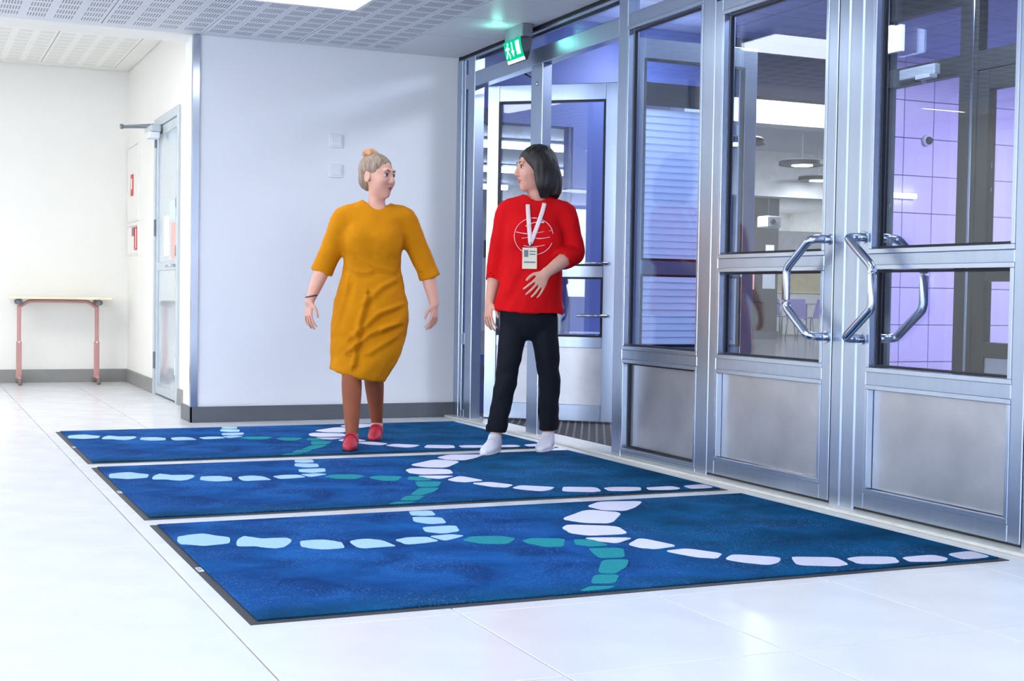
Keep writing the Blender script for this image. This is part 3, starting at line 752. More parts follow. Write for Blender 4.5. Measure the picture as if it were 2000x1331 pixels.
# outer entrance: anthracite frame standing across the lobby
XO = 5.5
oe = thing('window_5', (XO, 5, 0), 0, 'dark anthracite outer entrance frame across the lobby', 'window', kind='structure')
def of(n, y0, y1, z0, z1, m='anthracite', d0=0, d1=.07): return box(n, m, XO+d0, XO+d1, y0, y1, z0, z1, oe, .003)
of('post', 6.72, 6.80, 0, 2.74); of('post', 5.955, 6.10, 0, 2.74); of('post', 4.95, 5.02, 0, 2.74); of('post', 3.6, 3.7, 0, 2.74)
of('lintel', 3.7, 6.72, 2.115, 2.225, d0=.002, d1=.068); of('head', 3.7, 6.72, 2.52, 2.74, d0=.002, d1=.068); of('bottom_rail', 6.10, 6.72, 0, .10, d0=.002, d1=.068)
of('cover_strip', 5.985, 6.005, 0, 2.74, 'chrome', -.006, .0)
for a, b_ in ((6.10, 6.72), (5.02, 5.955)): of('transom_pane', a, b_, 2.225, 2.52, 'glass_dim', .03, .038)
of('pane', 6.10, 6.72, .10, 2.115, 'glass_dim', .03, .038)
d6 = thing('door_6', (XO, 5.5, 0), 0, 'dark framed outer entrance door at the right edge of the photo', 'door', kind='structure')
def od(n, y0, y1, z0, z1, m='anthracite', d0=.0, d1=.06): return box(n, m, XO+d0, XO+d1, y0, y1, z0, z1, d6, .003)
od('stile', 5.86, 5.95, .01, 2.11); od('stile', 5.025, 5.115, .01, 2.11); od('rail', 5.116, 5.859, 2.0, 2.11); od('rail', 5.116, 5.859, .93, 1.03); od('rail', 5.116, 5.859, .505, .59); od('rail', 5.116, 5.859, .01, .10)
od('pane', 5.115, 5.86, .59, .93, 'glass_dim', .026, .034); od('pane', 5.115, 5.86, 1.03, 2.0, 'glass_dim', .026, .034); od('kick_panel', 5.115, 5.86, .10, .505, 'steel_panel', .015, .045)
oc = thing('door_closer', (XO, 6.4, 2.15), 0, 'grey box door closer on the dark lintel of the outer entrance', 'door closer')
MB().box(XO-.05, XO-.001, 6.25, 6.56, 2.135, 2.20).build('body', 'grey_plastic', oc, .008, seg=2)
MB().tube([(XO-.03, 6.36, 2.12), (XO-.17, 6.22, 2.10)], [.009, .009], 8).build('arm', 'chrome', oc, smooth=True)
MB().box(XO-.20, XO-.14, 6.12, 6.24, 2.085, 2.11).build('slide_rail', 'grey_plastic', oc, .003)
MB().tube([(XO-.03, 6.36, 2.10), (XO-.03, 6.36, 2.137)], [.014, .014], 10).build('pivot', 'chrome', oc, smooth=True)

def downlight(x, y, z, r, h, label):
    t = thing('downlight', (x, y, z), 0, label, 'downlight')
    MB().tube([(x, y, z-h), (x, y, z)], [r, r], 24, cap=0).build('can', 'anthracite', t)
    MB().tube([(x, y, z-.004), (x, y, z)], [r*1.35, r*1.35], 24, cap=0).build('flange', 'grey_plastic', t)
downlight(7.1, 7.05, 2.75, .06, .11, 'dark round downlight can under the lobby ceiling at the right')
cm_ = thing('dome_camera', (7.44, 8.59, 2.06), 0, 'small white dome camera on the lilac tiled wall', 'camera')
MB().tube([(7.44, 8.605, 2.10), (7.44, 8.575, 2.10)], [.045, .045], 20, side=(0, 0, 1), cap=.1).build('base', 'white_plastic', cm_, smooth=True)
MB().ell((7.44, 8.572, 2.095), (.032, .032, .032)).build('dome', 'dark_plastic', cm_, smooth=True)
wl_ = thing('wall_lamp', (7.18, 8.58, 1.64), 0, 'slim bright bar lamp on the lilac tiled wall', 'lamp')
box('diffuser', 'lamp_hall', 7.03, 7.33, 8.565, 8.592, 1.63, 1.665, wl_, .004); box('back_plate', 'white_plastic', 7.03, 7.33, 8.592, 8.605, 1.625, 1.67, wl_)
bx = thing('emergency_lamp', (5.40, 6.7, 2.4), 0, 'white box lamp up on the outer entrance frame', 'lamp')
box('diffuser', 'lamp_lobby', XO-.10, XO-.035, 6.58, 6.80, 2.33, 2.47, bx, .006); box('back_plate', 'white_plastic', XO-.034, XO-.001, 6.57, 6.81, 2.32, 2.48, bx, .003)

# lamps of the lobby
lamp_mat('lamp_strip', (.80, .88, 1.0), 7.0)
lamp_mat('lamp_pale', (.82, .88, 1.0), 48.0)
def strip_lamp(x0, x1, y0, y1, z, h, lm, label, name='ceiling_light', group=None):
    t = thing(name, ((x0+x1)/2, (y0+y1)/2, z), 0, label, 'ceiling light', group)
    box('housing', 'lamp_housing', x0-.012, x1+.012, y0-.012, y1+.012, z+h, z+h+.02, t, .002)
    box('diffuser', lm, x0, x1, y0, y1, z, z+h-.001, t, .004)
    return t
lamp_mat('lamp_blind', (.78, .86, 1.0), 115.0)
strip_lamp(4.66, 4.76, 8.05, 8.30, 2.48, .05, 'lamp_blind', 'short strip ceiling light in the lobby in front of the blind')
strip_lamp(4.4, 5.0, 5.4, 6.3, 2.70, .03, 'lamp_pale', 'ceiling light of the lobby above the open right leaf, out of sight')
strip_lamp(4.1, 4.7, 2.6, 3.8, 2.70, .03, 'lamp_lobby', 'ceiling light at the near end of the lobby')
strip_lamp(7.6, 8.6, 5.9, 6.9, 2.70, .03, 'lamp_lilac', 'ceiling light in front of the lilac tiled wall')
# ------------------------------------------------------------------ dining hall: a reflection in the panes, built as real space beyond them
tag(box('ceiling_dining', 'ceiling_white', 3.3, 20, 8.75, 28.2, 2.95, 3.05), 'white ceiling of the dining hall beyond', 'ceiling', kind='structure')
tag(box('wall_dining_left', 'lobby_paint', 3.2, 3.3, 8.75, 28.2, 0, 2.95), 'blue tinted left wall of the dining hall', 'wall', kind='structure')
tag(box('wall_dining_back', 'dining_wall', 3.3, 20, 28.0, 28.2, 0, 2.95), 'white back wall of the dining hall', 'wall', kind='structure')
tag(box('wall_dining_right', 'dining_wall', 20, 20.2, 8.75, 28.2, 0, 2.95), 'white right wall of the dining hall', 'wall', kind='structure')
tag(box('wall_partition', 'dining_wall', 6.95, 20, 8.82, 8.95, 0, 2.95), 'back of the tiled wall', 'wall', kind='structure')
tag(box('trim_5', 'dining_wall', 6.4, 10.6, 10.6, 10.85, 2.44, 2.95), 'white bulkhead across the dining hall ceiling', 'bulkhead', kind='structure')
tag(box('trim_6', 'dining_wall', 10.0, 16, 16.5, 16.8, 2.30, 2.95), 'second white bulkhead deeper in the dining hall', 'bulkhead', kind='structure')
pl_ = thing('pillar_1', (15.7, 23.1, 0), 0, 'dark grey square pillar with notices in the dining hall', 'pillar', kind='structure')
box('shaft', 'pillar_grey', 15.36, 16.10, 22.9, 23.3, 0, 2.95, pl_, .01); box('plinth', 'lobby_dark', 15.34, 16.12, 22.88, 23.32, 0, .16, pl_)
box('side_panel', 'pillar_light', 15.06, 15.34, 22.9, 23.3, 0, 2.95, pl_, .01)
box('reflected_notice', 'sign_white', 15.78, 15.98, 22.885, 22.899, 1.75, 1.90, pl_); box('reflected_notice', 'pillar_light', 15.72, 16.02, 22.885, 22.899, 1.02, 1.35, pl_); box('reflected_notice', 'reflected_pink', 15.42, 15.52, 22.885, 22.899, 1.0, 1.5, pl_)
def pendant(x, y, z, r, label):
    t = thing('pendant_lamp', (x, y, z), 0, label, 'pendant lamp', 'round pendant lamps of the dining hall')
    MB().tube([(x, y, z), (x, y, z+.05)], [r, r*.98], 32, cap=0).build('shade', 'lamp_shade', t)
    MB().tube([(x, y, z+.051), (x, y, z+.07)], [r*.99, r*.9], 32, cap=0).build('top_disc', 'lamp_housing', t)
    MB().tube([(x, y, z-.006), (x, y, z-.001)], [r*.45, r*.45], 24, cap=0).build('diffuser', 'lamp_dining', t)
    MB().tube([(x, y, z+.07), (x, y, 2.95)], [.008, .008], 6, cap=0).build('cord', 'lamp_housing', t)
pendant(8.25, 12.55, 2.49, .30, 'nearer round dark pendant lamp behind the first handled door')
pendant(11.95, 16.05, 2.52, .30, 'farther round dark pendant lamp behind the first handled door')
pendant(10.6, 14.6, 2.55, .30, 'middle round pendant lamp of the dining hall')
pj = thing('projector', (13.4, 19.4, 2.3), 0, 'small pale projector hanging from the dining hall ceiling', 'projector')
box('body', 'white_plastic', 13.25, 13.55, 19.2, 19.5, 2.02, 2.22, pj, .02); MB().tube([(13.4, 19.35, 2.22), (13.4, 19.35, 2.95)], [.02, .02], 8).build('pole', 'dark_plastic', pj)
MB().tube([(13.36, 19.20, 2.12), (13.36, 19.17, 2.12)], [.05, .045], 14, side=(0, 0, 1), cap=.1).build('lens', 'dark_plastic', pj, smooth=True)
sv = thing('serving_counter', (18.6, 25.5, 0), 0, 'long white serving counter at the back of the dining hall', 'counter')
box('body', 'dining_wall', 16.6, 19.6, 25.4, 26.0, .02, .95, sv, .01); box('worktop', 'table_top', 16.55, 19.65, 25.35, 26.05, .95, .99, sv, .005); box('hood', 'dining_wall', 16.6, 19.6, 25.4, 26.0, 1.75, 2.35, sv, .02)
for x in (16.66, 19.5): MB().box(x, x+.05, 25.7, 25.75, .99, 1.75).build('support', 'chrome', sv)
box('back_panel', 'dining_cream', 16.7, 19.5, 25.97, 25.995, .99, 1.75, sv)

def make_chair(name, label, group):
    t = thing(name, (0, 0, 0), 0, label, 'chair', group)
    MB().rings([[(-.2, -.2, .44), (.2, -.2, .44), (.2, .2, .43), (-.2, .2, .43)], [(-.21, -.21, .455), (.21, -.21, .455), (.2, .2, .445), (-.2, .2, .445)]]).build('seat', 'chair_lilac', t, .006, local=True)
    MB().rings([[(-.2, .19, .46), (.2, .19, .46), (.2, .21, .46), (-.2, .21, .46)], [(-.2, .22, .62), (.2, .22, .62), (.2, .24, .62), (-.2, .24, .62)], [(-.17, .27, .82), (.17, .27, .82), (.17, .285, .82), (-.17, .285, .82)]]).build('backrest', 'chair_lilac', t, .005, local=True)
    for sx in (-1, 1):
        MB().tube([(sx*.17, -.16, .44), (sx*.21, -.20, 0)], [.011, .010], 8).build('leg', 'hinge_steel', t, local=True, smooth=True)
        MB().tube([(sx*.17, .16, .44), (sx*.21, .24, 0)], [.011, .010], 8).build('leg', 'hinge_steel', t, local=True, smooth=True)
    return t
spots = [(16.35, 22.6, 2.5, 'lilac chair just right of the pillar foot'), (16.95, 22.9, 3.4, 'lilac chair second from the pillar'), (17.25, 24.35, .2, 'lilac chair farthest right at the near dining table'),
         (16.6, 24.35, -.2, 'lilac chair behind the near dining table'), (18.0, 23.4, 1.6, 'lilac chair at the right end of the dining table'), (14.35, 23.6, 2.9, 'lilac chair left of the pillar, nearer one'), (14.75, 24.6, .4, 'lilac chair left of the pillar, farther one')]
c0 = None
for x, y, a, lab in spots:
    if c0 is None: c0 = make_chair('dining_chair', lab, 'lilac dining chairs'); c0.location = (x, y, 0); c0.rotation_euler = (0, 0, a)
    else: dup(c0, (x, y, 0), a, lab)
t0 = thing('dining_table', (16.95, 23.5, 0), 0, 'pale dining table among the lilac chairs right of the pillar', 'table')
box('tabletop', 'chair_lilac', 16.35, 17.5, 23.2, 23.8, .71, .735, t0, .004)
for x in (16.42, 17.43):
    for y in (23.26, 23.74): MB().tube([(x, y, .71), (x, y, 0)], [.016, .014], 8).build('leg', 'hinge_steel', t0, smooth=True)
t1 = thing('dining_table', (14.5, 24.1, 0), 0, 'pale dining table left of the pillar', 'table')
box('tabletop', 'chair_lilac', 14.1, 15.0, 23.8, 24.4, .71, .735, t1, .004)
for x in (14.17, 14.93):
    for y in (23.86, 24.34): MB().tube([(x, y, .71), (x, y, 0)], [.016, .014], 8).build('leg', 'hinge_steel', t1, smooth=True)
for k, y in enumerate((17.0, 20.4, 23.8, 26.6)):
    strip_lamp(6.2+.35*k, 9.6+.45*k, y, y+.16, 2.82, .085, 'lamp_strip', ('first', 'second', 'third', 'fourth')[k]+' long white strip light reflected in the open leaf, built as a lamp beyond it', group='long reflected strip lights')  # lamps stand in for ceiling lights mirrored in the open leaf's glass
strip_lamp(4.85, 5.40, 9.25, 9.70, 2.55, .05, 'lamp_blind', 'added light hidden behind the blind to brighten it')  # unseen lamp added to light the blind from behind
for x, y in ((7.6, 9.6), (8.6, 13.2), (12.5, 14.0), (12.2, 19.2), (15.0, 21.0), (17.5, 21.2), (17.6, 26.9)):  # the nearest one is added to light the front of the bulkhead
    strip_lamp(x-.3, x+.3, y-.5, y+.5, 2.90, .03, 'lamp_dining', 'flush ceiling light of the dining hall', group='flush ceiling lights of the dining hall')

# ------------------------------------------------------------------ mats
PATTERN = {"b":[[[0.021,1.135],[0.041,1.2],[0.085,1.225],[0.129,1.235],[0.16,1.184],[0.198,1.136],[0.175,1.034],[0.127,1.023],[0.09,1.017],[0.053,1.053],[0.013,1.067]],[[0.193,1.023],[0.217,1.1],[0.246,1.146],[0.269,1.112],[0.291,1.079],[0.331,1.077],[0.369,1.068],[0.375,1.027],[0.348,0.96],[0.32,0.915],[0.29,0.903],[0.266,0.924],[0.242,0.96],[0.188,0.975]],[[0.393,0.998],[0.438,1.005],[0.473,0.997],[0.498,0.965],[0.513,0.931],[0.497,0.844],[0.469,0.836],[0.427,0.838],[0.392,0.868],[0.372,0.906]],[[0.54,0.941],[0.581,0.966],[0.615,0.964],[0.645,0.93],[0.653,0.87],[0.658,0.815],[0.614,0.816],[0.58,0.815],[0.552,0.812],[0.534,0.84]],[[0.687,0.919],[0.742,0.949],[0.809,0.936],[0.819,0.855],[0.763,0.836],[0.696,0.831]],[[0.819,0.948],[0.899,0.956],[0.935,0.918],[0.84,0.852],[0.825,0.906]],[[0.927,1.453],[1.013,1.442],[0.992,1.339],[0.94,1.339],[0.906,1.368]],[[0.896,1.33],[0.994,1.285],[0.967,1.168],[0.905,1.167],[0.868,1.235]],[[0.856,1.118],[0.98,1.114],[0.949,1.001],[0.88,0.978],[0.835,1.029]]],"t":[[[0.892,0.844],[0.949,0.898],[1.048,0.87],[1.073,0.811],[1.006,0.732],[0.929,0.764]],[[1.076,0.771],[1.121,0.804],[1.227,0.758],[1.159,0.632],[1.101,0.643],[1.074,0.723]],[[1.246,0.737],[1.304,0.717],[1.312,0.607],[1.245,0.603],[1.21,0.652]],[[1.219,0.579],[1.332,0.549],[1.26,0.409],[1.179,0.424],[1.201,0.517]],[[1.173,0.397],[1.255,0.376],[1.191,0.275],[1.111,0.198],[1.071,0.232]],[[1.049,0.209],[1.119,0.184],[1.049,0.084],[0.984,0.107]],[[0.964,0.076],[1.036,0.053],[0.998,-0.012],[0.908,-0.003]]],"w":[[[1.612,1.354],[1.713,1.442],[1.886,1.399],[1.776,1.267],[1.699,1.209],[1.625,1.253]],[[1.386,1.119],[1.575,1.282],[1.67,1.175],[1.518,0.976],[1.429,1.018]],[[1.307,0.948],[1.356,1.003],[1.509,0.918],[1.473,0.77],[1.329,0.783],[1.289,0.848]],[[1.291,0.756],[1.454,0.7],[1.351,0.627],[1.311,0.675]],[[1.372,0.596],[1.457,0.679],[1.479,0.666],[1.518,0.522],[1.419,0.496],[1.383,0.531]],[[1.427,0.461],[1.52,0.474],[1.584,0.361],[1.521,0.296],[1.472,0.335]],[[1.538,0.281],[1.606,0.34],[1.722,0.247],[1.668,0.18],[1.615,0.158],[1.563,0.218]],[[1.753,0.236],[1.775,0.237],[1.885,0.189],[1.855,0.081],[1.804,0.07],[1.697,0.129]],[[1.904,0.161],[1.963,0.175],[2.069,0.134],[2.027,0.054],[1.962,0.052],[1.889,0.082]],[[2.085,0.119],[2.21,0.12],[2.219,0.059],[2.184,0.007],[2.148,0.003],[2.062,0.054]],[[2.263,0.115],[2.377,0.13],[2.367,0.007],[2.251,-0.004]]]}
def make_mat(loc, label, first=None):
    if first: return dup(first, loc, 0, label)
    t = thing('floor_mat', loc, 0, label, 'mat', 'blue patterned entrance mats')
    L, Wd = 2.415, 1.495
    def ring(x0, y0, x1, y1, z): return [(x0, y0, z), (x1, y0, z), (x1, y1, z), (x0, y1, z)]
    MB().rings([ring(0, 0, L, Wd, .0), ring(.001, .001, L-.001, Wd-.001, .002), ring(.024, .024, L-.024, Wd-.024, .0035)]).build('rubber_border', 'rubber', t, local=True)
    b = MB().rings([ring(.024, .024, L-.024, Wd-.024, .0032), ring(.022, .022, L-.022, Wd-.022, .0072), ring(.027, .027, L-.027, Wd-.027, .009)])
    b.build('pile', 'pile', t, local=True)
    for key, m in (('b', 'yarn_ice'), ('t', 'yarn_teal'), ('w', 'yarn_white')):
        for P in PATTERN[key]:
            P = [Vector((min(max(x, .028), L-.028), min(max(y, .028), Wd-.028))) for x, y in P]
            area = sum(P[i].x*P[(i+1) % len(P)].y-P[(i+1) % len(P)].x*P[i].y for i in range(len(P)))
            if area < 0: P.reverse()
            n = len(P); S = []
            for i in range(n):                         # rounded outline
                p0, p1, p2 = P[i-1], P[i], P[(i+1) % n]
                S += [p1.lerp(p0, .18), (p0*.06+p1*.88+p2*.06), p1.lerp(p2, .18), p1.lerp(p2, .5)+Vector((rnd.uniform(-.002, .002), rnd.uniform(-.002, .002)))]
            MB().prism([tuple(p) for p in S], .0086, .0104).build('pattern_patch', m, t, local=True)
    tg = MB().box(.004, .020, .655, .715, .0036, .0046).build('brand_tag', 'white_plastic', t, local=True)
    MB().box(.007, .010, .665, .705, .0046, .0050).box(.013, .016, .67, .70, .0046, .0050).build('print', 'dark_plastic', tg, local=True)
    return t
m1 = make_mat((.765, 3.242, 0), 'blue mat with a stepping stone pattern nearest the camera')
make_mat((.765, 4.852, 0), 'blue mat with a stepping stone pattern, middle one of three', m1)
make_mat((.768, 6.492, 0), 'blue mat with a stepping stone pattern, farthest one, under the mustard dress', m1)

# ------------------------------------------------------------------ people
import numpy as np
class SD:
    """smooth-blended solid on a grid; build() skins it as ONE continuous mesh (surface nets)"""
    def __init__(s, lo, hi, h, k=.012):
        s.lo = np.array(lo, np.float32); s.h = h; s.k = k
        s.n = np.ceil((np.array(hi)-np.array(lo))/h).astype(int)+1
        s.d = np.full(tuple(s.n), .5, np.float32)
    def _slice(s, lo, hi, pad):
        a = np.maximum(((np.array(lo)-pad-s.lo)/s.h).astype(int), 0); b = np.minimum(((np.array(hi)+pad-s.lo)/s.h).astype(int)+2, s.n)
        if (b <= a).any(): return None, None
        ax = [s.lo[i]+s.h*np.arange(a[i], b[i], dtype=np.float32) for i in range(3)]
        P = np.stack(np.meshgrid(*ax, indexing='ij'), -1)
        return tuple(slice(a[i], b[i]) for i in range(3)), P
    def _put(s, sl, d, k, sub):
        a = s.d[sl]
        if sub:
            d = -d; hh = np.maximum(k-np.abs(a-d), 0)/k; s.d[sl] = np.maximum(a, d)+hh*hh*k*.25
        else:
            hh = np.maximum(k-np.abs(a-d), 0)/k; s.d[sl] = np.minimum(a, d)-hh*hh*k*.25
    def ell(s, c, r, rot=None, nu=0, nv=0, k=None, sub=False):
        k = k or s.k; c = np.array(c, np.float32); r = np.array(r, np.float32); m = r.max()
        sl, P = s._slice(c-m, c+m, k+.01)
        if sl is None: return s
        q = P-c
        if rot is not None: q = q @ np.array(rot, np.float32)
        k0 = np.sqrt(((q/r)**2).sum(-1)); k1 = np.sqrt(((q/r**2)**2).sum(-1))+1e-9
        s._put(sl, k0*(k0-1)/k1, k, sub); return s
    def tube(s, P, R, n=0, sub=4, side=(1, 0, 0), cap=0, k=None, cut=False, p=2.0):
        k = k or s.k
        P = [Vector(q) for q in P]; R = [(r, r) if isinstance(r, (int, float)) else r for r in R]
        Q, S = [], []
        sub = max(sub, 4)
        for i in range(len(P)-1):
            p0, p1, p2, p3 = P[max(i-1, 0)], P[i], P[i+1], P[min(i+2, len(P)-1)]; r0, r1, r2, r3 = R[max(i-1, 0)], R[i], R[i+1], R[min(i+2, len(P)-1)]
            for j in range(sub):
                t = j/sub
                cr = lambda a, b, c, d: .5*((2*b)+(c-a)*t+(2*a-5*b+4*c-d)*t*t+(3*b-a-3*c+d)*t**3)
                Q.append(cr(p0, p1, p2, p3)); S.append((max(.002, cr(r0[0], r1[0], r2[0], r3[0])), max(.002, cr(r0[1], r1[1], r2[1], r3[1]))))
        Q.append(P[-1]); S.append(R[-1])
        Q = np.array([tuple(q) for q in Q], np.float32); S = np.array(S, np.float32); m = S.max()
        sl, G_ = s._slice(Q.min(0)-m, Q.max(0)+m, k+.01)
        if sl is None: return s
        D = np.full(G_.shape[:-1], .5, np.float32); sd = np.array(side, np.float32)
        for i in range(len(Q)-1):
            a, b = Q[i], Q[i+1]; ab = b-a; L = float(np.linalg.norm(ab)); T = ab/max(L, 1e-6)
            A = sd-T*(sd @ T)
            if np.linalg.norm(A) < .1: A = np.array((0, 1, 0), np.float32)-T*T[1]
            A /= np.linalg.norm(A); B = np.cross(T, A); mm = max(S[i].max(), S[i+1].max())+k+.012
            lo = np.minimum(a, b)-mm; hi = np.maximum(a, b)+mm
            i0 = np.maximum(((lo-G_[0, 0, 0])/s.h).astype(int), 0); i1 = np.minimum(((hi-G_[0, 0, 0])/s.h).astype(int)+2, np.array(D.shape))
            if (i1 <= i0).any(): continue
            w_ = tuple(slice(i0[x], i1[x]) for x in range(3))
            q = G_[w_]-a; t = np.clip((q @ T)/max(L, 1e-6), 0, 1); off = q-t[..., None]*ab
            rx = S[i][0]+(S[i+1][0]-S[i][0])*t; ry = S[i][1]+(S[i+1][1]-S[i][1])*t; mn = np.minimum(rx, ry)
            if p == 2.0: e = np.sqrt(((off @ A)/rx)**2+((off @ B)/ry)**2+((off @ T)/mn)**2)
            else: e = (np.abs((off @ A)/rx)**p+np.abs((off @ B)/ry)**p+np.abs((off @ T)/mn)**p)**(1/p)
            D[w_] = np.minimum(D[w_], (e-1)*mn)
        s._put(sl, D, k, cut); return s
    def plane(s, p, n_):
        """keeps the side n points away from"""
        ax = [s.lo[i]+s.h*np.arange(s.n[i], dtype=np.float32) for i in range(3)]
        n_ = np.array(n_, np.float32); n_ /= np.linalg.norm(n_)
        d = ((ax[0]-p[0])*n_[0])[:, None, None]+((ax[1]-p[1])*n_[1])[None, :, None]+((ax[2]-p[2])*n_[2])[None, None, :]
        s.d = np.maximum(s.d, d); return s
    def build(s, name, m, parent, fn=None, smooth=1):
        d = s.d; n = s.n
        ins = d < 0
        c = np.zeros(tuple(n-1), np.int8)
        for i in (0, 1):
            for j in (0, 1):
                for k in (0, 1): c += ins[i:n[0]-1+i, j:n[1]-1+j, k:n[2]-1+k]
        act = np.argwhere((c > 0) & (c < 8)); idx = np.full(tuple(n-1), -1, np.int32); idx[tuple(act.T)] = np.arange(len(act))
        acc = np.zeros((len(act), 3), np.float64); cnt = np.zeros(len(act))
        for ax in range(3):
            o = [q for q in range(3) if q != ax]
            for u in (0, 1):
                for v in (0, 1):
                    a = act.copy(); a[:, o[0]] += u; a[:, o[1]] += v; b = a.copy(); b[:, ax] += 1
                    da, db = d[tuple(a.T)], d[tuple(b.T)]; mk = (da < 0) != (db < 0)
                    t = da/(da-db+1e-12); pt = a.astype(np.float64); pt[:, ax] += t
                    acc[mk] += pt[mk]; cnt[mk] += 1
        V = acc/np.maximum(cnt, 1)[:, None]*s.h+s.lo
        F = []
        for ax in range(3):
            o1, o2 = [(1, 2), (2, 0), (0, 1)][ax]
            sa = [slice(None)]*3; sb = [slice(None)]*3; sa[ax] = slice(0, n[ax]-1); sb[ax] = slice(1, n[ax])
            A, B = ins[tuple(sa)], ins[tuple(sb)]
            E_ = np.argwhere(A != B); E_ = E_[(E_[:, o1] > 0) & (E_[:, o2] > 0) & (E_[:, o1] < n[o1]-1) & (E_[:, o2] < n[o2]-1)]
            fl = A[tuple(E_.T)]
            def cell(du, dv):
                q = E_.copy(); q[:, o1] -= du; q[:, o2] -= dv; return idx[tuple(q.T)]
            Q = np.stack([cell(1, 1), cell(0, 1), cell(0, 0), cell(1, 0)], -1); Q[~fl] = Q[~fl][:, ::-1]; F.append(Q)
        F = np.concatenate(F); F = F[(F >= 0).all(1)]
        for _ in range(smooth):                        # light Laplacian
            acc = np.zeros_like(V); cn = np.zeros(len(V))
            for e in range(4):
                a, b = F[:, e], F[:, (e+1) % 4]; np.add.at(acc, a, V[b]); np.add.at(cn, a, 1); np.add.at(acc, b, V[a]); np.add.at(cn, b, 1)
            V = V*.5+.5*acc/np.maximum(cn, 1)[:, None]
        me = bpy.data.meshes.new(name); me.from_pydata(V.tolist(), [], F.tolist()); me.update()
        if fn:
            N = [tuple(v.normal) for v in me.vertices]
            for v, q in zip(me.vertices, N): v.co = fn(v.co.copy(), Vector(q))
            me.update()
        return link(name, me, m, parent, True)

def hand(b, wr, d, n, l, s=1.0, curl=14, spread=4.5):
    """palm, four jointed fingers and a thumb; d points to the tips, n is the palm side, l the thumb side"""
    wr, d = Vector(wr), Vector(d).normalized()
    n = Vector(n); n = (n-d*n.dot(d)).normalized(); l0 = Vector(l); l = d.cross(n)
    if l.dot(l0) < 0: l = -l
    k = wr+d*.080*s
    b.tube([wr-d*.012, wr+d*.02*s, wr+d*.055*s, k], [(.023*s, .018*s), (.028*s, .016*s), (.037*s, .013*s), (.036*s, .010*s)], side=l, k=.012)
    for off, ln, r in ((.0290, .068, .0074), (.0097, .077, .0078), (-.0097, .071, .0075), (-.0285, .056, .0067)):
        a = RAD(spread*off/.0097); dd = (d*math.cos(a)+l*math.sin(a)).normalized()
        p = k-d*.010*s+l*off*s; P = [p]; ang = 6
        for f in (.28, .42, .32, .26):
            c = (dd*math.cos(RAD(ang))+n*math.sin(RAD(ang))).normalized(); p = p+c*ln*f*s; P.append(p); ang += curl
        b.tube(P, [r*s*1.02, r*s, r*s*.97, r*s*.9, r*s*.76], side=l, k=.004)
    p = wr+d*.022*s+l*.022*s
    q = p+(d*.55+l*.62+n*.3).normalized()*.036*s; e = q+(d*.85+l*.35+n*.3).normalized()*.028*s; g = e+(d*.95+l*.1+n*.35).normalized()*.022*s
    b.tube([p, q, e, g], [.0125*s, .0100*s, .0088*s, .0072*s], side=n, k=.006)
def head_shapes(b, X):
    """X maps head space (face towards -y, origin between the ears) to body space"""
    rot = X.to_3x3(); x1 = rot @ Vector((1, 0, 0))
    def E(c, r, k=.015, **kw): b.ell(X @ Vector(c), r, rot, k=k, **kw)
    E((0, .012, .035), (.074, .090, .082)); E((0, -.022, -.012), (.064, .066, .084), .02); E((0, -.028, -.062), (.047, .052, .042), .025); E((0, -.064, -.091), (.019, .017, .016), .022)
    for s in (-1, 1):
        E((s*.036, -.055, -.024), (.026, .027, .028), .02); E((s*.026, -.079, .034), (.024, .010, .008), .014)
    for s in (-1, 1): E((s*.031, -.094, .012), (.0155, .013, .0105), .012, sub=True)
    b.tube([X @ Vector(p) for p in ((0, -.082, .028), (0, -.093, .004), (0, -.103, -.018), (0, -.094, -.028))], [(.006, .008), (.0075, .010), (.0105, .010), (.008, .007)], side=x1, k=.012)
    for s in (-1, 1): E((s*.0105, -.089, -.024), (.008, .009, .007), .006)
    E((0, -.083, -.050), (.019, .009, .0065), .008); E((0, -.081, -.0615), (.017, .009, .007), .008); E((0, -.090, -.0555), (.018, .004, .0016), .003, sub=True)
    for s in (-1, 1):
        b.ell(X @ Vector((s*.0755, .012, -.004)), (.008, .019, .031), rot, k=.008); b.ell(X @ Vector((s*.082, .008, -.002)), (.006, .010, .018), rot, k=.006, sub=True)
def face_parts(t, X, brow='brow'):
    rot = X.to_3x3(); up = rot @ Vector((0, 0, 1))
    for s in (-1, 1):
        e = MB().ell(X @ Vector((s*.031, -.0745, .0115)), (.0112, .0112, .0105), rot, 16, 12).build('eye', 'eye_white', t, smooth=True, local=True)
        MB().ell(X @ Vector((s*.031, -.0840, .0112)), (.0068, .0030, .0070), rot, 14, 8).build('iris', 'iris', e, smooth=True, local=True)
        MB().tube([X @ Vector(p) for p in ((s*.018, -.0815, .0165), (s*.031, -.0868, .0205), (s*.044, -.0775, .0165))], [.0014, .0022, .0014], 8, 4, side=up).build('eyelid', brow, t, smooth=True, local=True)
        MB().tube([X @ Vector(p) for p in ((s*.014, -.0885, .033), (s*.029, -.0885, .0385), (s*.046, -.0765, .034))], [(.0026, .0022), (.003, .0024), (.0014, .0014)], 8, 4, side=up).build('eyebrow', brow, t, smooth=True, local=True)
    lp_ = MB()
    lp_.tube([X @ Vector(p) for p in ((-.020, -.0830, -.0545), (-.007, -.0915, -.0500), (0, -.0920, -.0515), (.007, -.0915, -.0500), (.020, -.0830, -.0545))], [(.0014, .0022), (.0034, .003), (.0032, .003), (.0034, .003), (.0014, .0022)], 8, 4, side=up)
    lp_.build('upper_lip', 'lip', t, smooth=True, local=True)
    MB().tube([X @ Vector(p) for p in ((-.018, -.0825, -.0575), (0, -.0900, -.0620), (.018, -.0825, -.0575))], [(.0014, .0022), (.0044, .0034), (.0014, .0022)], 8, 4, side=up).build('lower_lip', 'lip', t, smooth=True, local=True)
